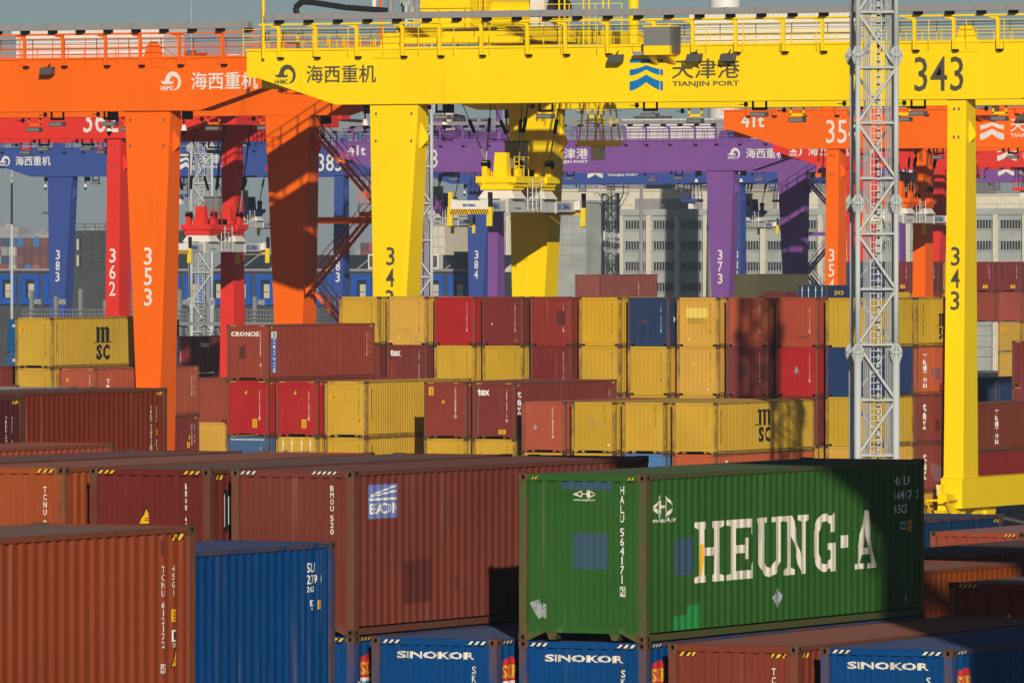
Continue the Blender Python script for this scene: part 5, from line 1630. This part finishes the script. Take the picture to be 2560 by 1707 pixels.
# grey steel gallery behind the yellow containers
t = thing('reefer_gallery', 'grey steel gallery with posts and railings behind the lettered yellow container', 'gallery', (-338.0, 600.0, 0), None)
mb = MB()
mb.box(0, 34, 0, 1.2, 9.3, 9.6)
mb.box(0, 34, 0, 1.2, 6.8, 7.0)
mb.build('deck', ['steel'], t)
mb = MB()
for z0 in (9.6, 7.0):
    for h in (.3, .6, 1.0):
        mb.bar((0, 0, z0 + h), (34, 0, z0 + h), .035)
    for k in range(112):
        mb.bar((k * .3, 0, z0), (k * .3, 0, z0 + 1.0), .022)
mb.build('guard_rail', ['steel'], t)
for k in range(14):
    x = .6 + k * 2.35
    mb = MB()
    h = (12.1, 11.7, 12.3, 11.4)[k % 4]
    mb.box(x - .14, x + .14, .3, .6, 0, h)
    mb.build('post', ['steel'], t)
    if k % 3 != 2:
        mb = MB()
        mb.box(x + .5, x + 1.0, .1, .35, 11.0, 11.45)
        mb.bar((x + .1, .3, 10.9), (x + .7, .25, 11.2), .05)
        mb.bar((x + .75, .1, 11.25), (x + .75, -.15, 11.2), .20, 0, 10)
        mb.build('floodlight', ['mast_grey'], t)
mb = MB()
for k in range(10):
    mb.bar((k * 3, .6, 0), (k * 3 + 3, .6, 9.6), .08)
    mb.bar((k * 3 + 3, .6, 0), (k * 3, .6, 9.6), .08)
mb.build('truss', ['steel'], t)

# far signs
t = thing('road_sign_gantry', 'pale overhead beam with red characters in the hazy distance', 'sign', (-748.0, 1290.0, 0), None)
mb = MB()
mb.box(-6, 16, 0, .5, 9.3, 10.0, 0)
for k in range(5):
    mb.box(-6, 16, -.05, .0, 10.2 + k * .33, 10.3 + k * .33, 0)
for k in range(8):
    mb.box(-5.8 + 3 * k, -5.7 + 3 * k, -.0, .1, 10, 11.7, 0)
for x in (-5, 15):
    mb.box(x - .3, x + .3, .1, .5, 0, 9.3, 0)
P = lambda x, z: (x, -.07, z)
for k, ch in enumerate('天津港海嘉汽'):
    words(ch, 1.6 + k * 2.1, 10.15, 1.25, 1.5, 1, P, mb, .02)
mb.build('beam', ['house_white', 'logo_red'], t)
t = thing('port_logo_board', 'board with white chevron logo on a scaffold frame near the picture edge', 'sign', (-612.0, 1046.0, 0), None)
mb = MB()
for x in (0, 1.3, 2.6):
    mb.bar((x, .1, 0), (x, .1, 11.6), .06)
for z in (8.6, 9.6, 10.6, 11.5):
    mb.bar((-.1, .1, z), (2.7, .1, z), .04)
mb.build('frame', ['steel'], t)
mb = MB()
port_logo(.05, 8.9, 2.5, 2.6, 0, lambda x, z: (x, -.01, z), mb)
mb.build('panel', ['house_white'], t)

# very distant stacks and skyline
G_FAR = 'containers of the distant hazy stack'
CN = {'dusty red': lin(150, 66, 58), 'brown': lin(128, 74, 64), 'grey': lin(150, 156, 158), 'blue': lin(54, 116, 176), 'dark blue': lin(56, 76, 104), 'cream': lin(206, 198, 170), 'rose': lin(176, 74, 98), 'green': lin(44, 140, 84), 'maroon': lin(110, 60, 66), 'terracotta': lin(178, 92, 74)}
fm = {}
def far_mesh(L):
    if L not in fm:
        mb = MB()
        mb.box(-1.18, 1.18, .05, L - .05, .08, 2.85, 0)
        for x in (-1.219, 1.07):
            for y in (0, L - .15):
                mb.box(x, x + .15, y, y + .15, 0, 2.896, 1)
        for y in (0, L - .12):
            mb.box(-1.06, 1.06, y, y + .12, 2.78, 2.896, 1)
            mb.box(-1.06, 1.06, y, y + .12, 0.0, .12, 1)
        for k in range(int(L / .55)):
            mb.box(1.181, 1.215, .3 + k * .55, .55 + k * .55, .15, 2.7, 0)
        for k in range(6):
            mb.box(-.95 + k * .33, -.78 + k * .33, .02, .049, .15, 2.7, 0)
        fm[L] = mb.mesh('distant_container', ['paint', 'frame'])
    return fm[L]
ORD = ['first', 'second', 'third', 'fourth', 'fifth', 'sixth', 'seventh', 'eighth', 'ninth', 'tenth', 'eleventh', 'twelfth', 'thirteenth', 'fourteenth', 'fifteenth']
TIERN = ['top', 'second from top', 'third from top', 'fourth from top', 'fifth from top', 'sixth from top']
pal = list(CN)
grid = [['terracotta', 'dark blue', 'blue', 'blue', 'brown', 'blue', 'brown', 'terracotta', 'terracotta', 'brown', 'rose', 'rose', 'rose', 'maroon'],
        ['dusty red', 'grey', 'cream', 'maroon', 'maroon', 'maroon', 'maroon', 'brown', 'brown', 'brown', 'cream', 'grey', 'maroon', 'dusty red'],
        ['cream', 'dark blue', 'grey', 'brown', 'maroon', 'brown', 'brown', 'dark blue', 'dark blue', 'dark blue', 'green', 'maroon', 'grey', 'maroon'],
        ['terracotta', 'dusty red', 'cream', 'maroon', 'blue', 'terracotta', 'brown', 'maroon', 'maroon', 'maroon', 'green', 'green', 'brown', 'maroon'],
        ['maroon', 'dusty red', 'terracotta', 'terracotta', 'grey', 'maroon', 'maroon', 'blue', 'blue', 'blue', 'maroon', 'green', 'brown', 'grey'],
        ['grey', 'maroon', 'dusty red', 'brown', 'terracotta', 'brown', 'maroon', 'maroon', 'brown', 'maroon', 'dark blue', 'maroon', 'brown', 'brown']]
def far_stack(u0, v0, ztop, cols, tiers, where, g, L=12.192):
    for r in range(tiers):
        for i in range(cols):
            n = g[r % len(g)][i % len(g[0])]
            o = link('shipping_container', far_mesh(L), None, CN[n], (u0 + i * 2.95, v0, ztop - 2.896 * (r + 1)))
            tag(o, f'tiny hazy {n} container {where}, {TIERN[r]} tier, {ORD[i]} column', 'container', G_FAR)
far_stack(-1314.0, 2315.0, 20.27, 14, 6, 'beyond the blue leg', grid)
far_stack(-1188.0, 2330.0, 18.6, 13, 4, 'between purple and yellow legs', [grid[0][::-1], grid[1][::-1], grid[4], grid[2]])
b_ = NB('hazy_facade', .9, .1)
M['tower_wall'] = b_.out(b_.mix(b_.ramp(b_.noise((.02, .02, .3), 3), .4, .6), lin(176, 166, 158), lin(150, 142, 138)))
rnd = random.Random(4)
for k in range(24):
    Yd = 5200 + rnd.random() * 900
    xp = [-30, 14, 48, 70, 96, 120, 150, 174, 200, 224, 258, 410, 440, 840, 905, 960, 1005, 1050, 1090, 1130, 1170, 1210, 1255, 1300][k] + rnd.random() * 10
    Xc = (xp - 1280) / 20500 * Yd
    u, v = Xc * math.cos(THETA) - Yd * math.sin(THETA), Xc * math.sin(THETA) + Yd * math.cos(THETA)
    h = 22 + rnd.random() * 11 if xp < 800 else 13 + rnd.random() * 8
    w = 8 + rnd.random() * 10
    t = thing('distant_building', 'pale flat-topped building blurred by haze on the skyline', 'building', (u, v, 0), 'hazy buildings on the skyline')
    mb = MB()
    mb.box(-w / 2, w / 2, 0, 14, 0, h)
    mb.box(-w / 5, w / 6, 3, 9, h, h + 2.2)
    for q in range(int(h / 3)):
        mb.box(-w / 2 + .3, w / 2 - .3, -.3, -.01, q * 3 + .8, q * 3 + 2.0)
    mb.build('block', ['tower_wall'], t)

# ------------------------------------------------------------------ ground
b_ = NB('yard_concrete', .85, .2)
g0 = b_.noise((.05, .05, .05), 6, .6)
g1 = b_.noise((.6, .08, 1), 4, .6)
c = b_.mix(b_.ramp(g0, .3, .7), lin(140, 132, 122), lin(112, 106, 100))
M['ground'] = b_.out(b_.mix(b_.ramp(g1, .5, .75, 0, .4), c, lin(86, 82, 80)))
mb = MB()
mb.add([(-9000, -1500, 0), (4000, -1500, 0), (4000, 9500, 0), (-9000, 9500, 0)], [(0, 1, 2, 3)])
tag(mb.build('ground', ['ground']), kind='structure')
mb = MB()
for lane in range(-3, 5):
    for x in (-203.6 - 56.2 * lane, -170.2 - 56.2 * lane):
        mb.box(x - 1.1, x + 1.1, -100, 1000, .004, .03, 0)
        mb.box(x - .06, x + .06, -100, 1000, .034, .16, 1)
tag(mb.build('crane_track', ['concrete', 'steel']), kind='structure')

# yellow striped posts and barrier beyond the yellow leg
t = thing('safety_barrier', 'yellow steel trestle standing on the concrete beyond the yellow crane wheels', 'barrier', (-171.2, 424.0, 0), None, YELLOW_C)
mb = MB()
mb.bar((-.5, 0, .2), (-1.0, 0, 3.6), .10)
mb.bar((.1, 0, .2), (.1, 0, 3.6), .10)
mb.bar((.9, 0, .2), (.9, 0, 3.6), .10)
mb.bar((-1.1, 0, 3.6), (1.2, 0, 3.6), .10)
mb.box(-.7, 1.1, -.3, .3, 0, .22)
mb.build('trestle', ['crane'], t)
mb = MB()
mb.box(.5, 1.6, -.3, .1, 1.2, 2.1, 1)
mb.box(.6, 1.3, -.32, -.301, 1.35, 1.95, 2)
mb.build('box', ['crane', 'orange_sticker', 'lamp'], t)

# ------------------------------------------------------------------ haze
hm = bpy.data.materials.new('haze')
hm.use_nodes = True
hm.node_tree.nodes.clear()
ho = hm.node_tree.nodes.new('ShaderNodeOutputMaterial')
pv = hm.node_tree.nodes.new('ShaderNodeVolumePrincipled')
pv.inputs['Color'].default_value = (0.74, 0.86, 1.0, 1)
pv.inputs['Density'].default_value = 0.00010
pv.inputs['Anisotropy'].default_value = 0.0
hm.node_tree.links.new(pv.outputs[0], ho.inputs['Volume'])
mb = MB()
mb.box(-9100, 4100, -1600, 9600, -1.0, 84.0)
me = mb.mesh('haze', [])
me.materials.append(hm)
hz = bpy.data.objects.new('haze', me)
COL.objects.link(hz)
tag(hz, kind='stuff')
SC.cycles.volume_bounces = 0
SC.cycles.max_bounces = 6
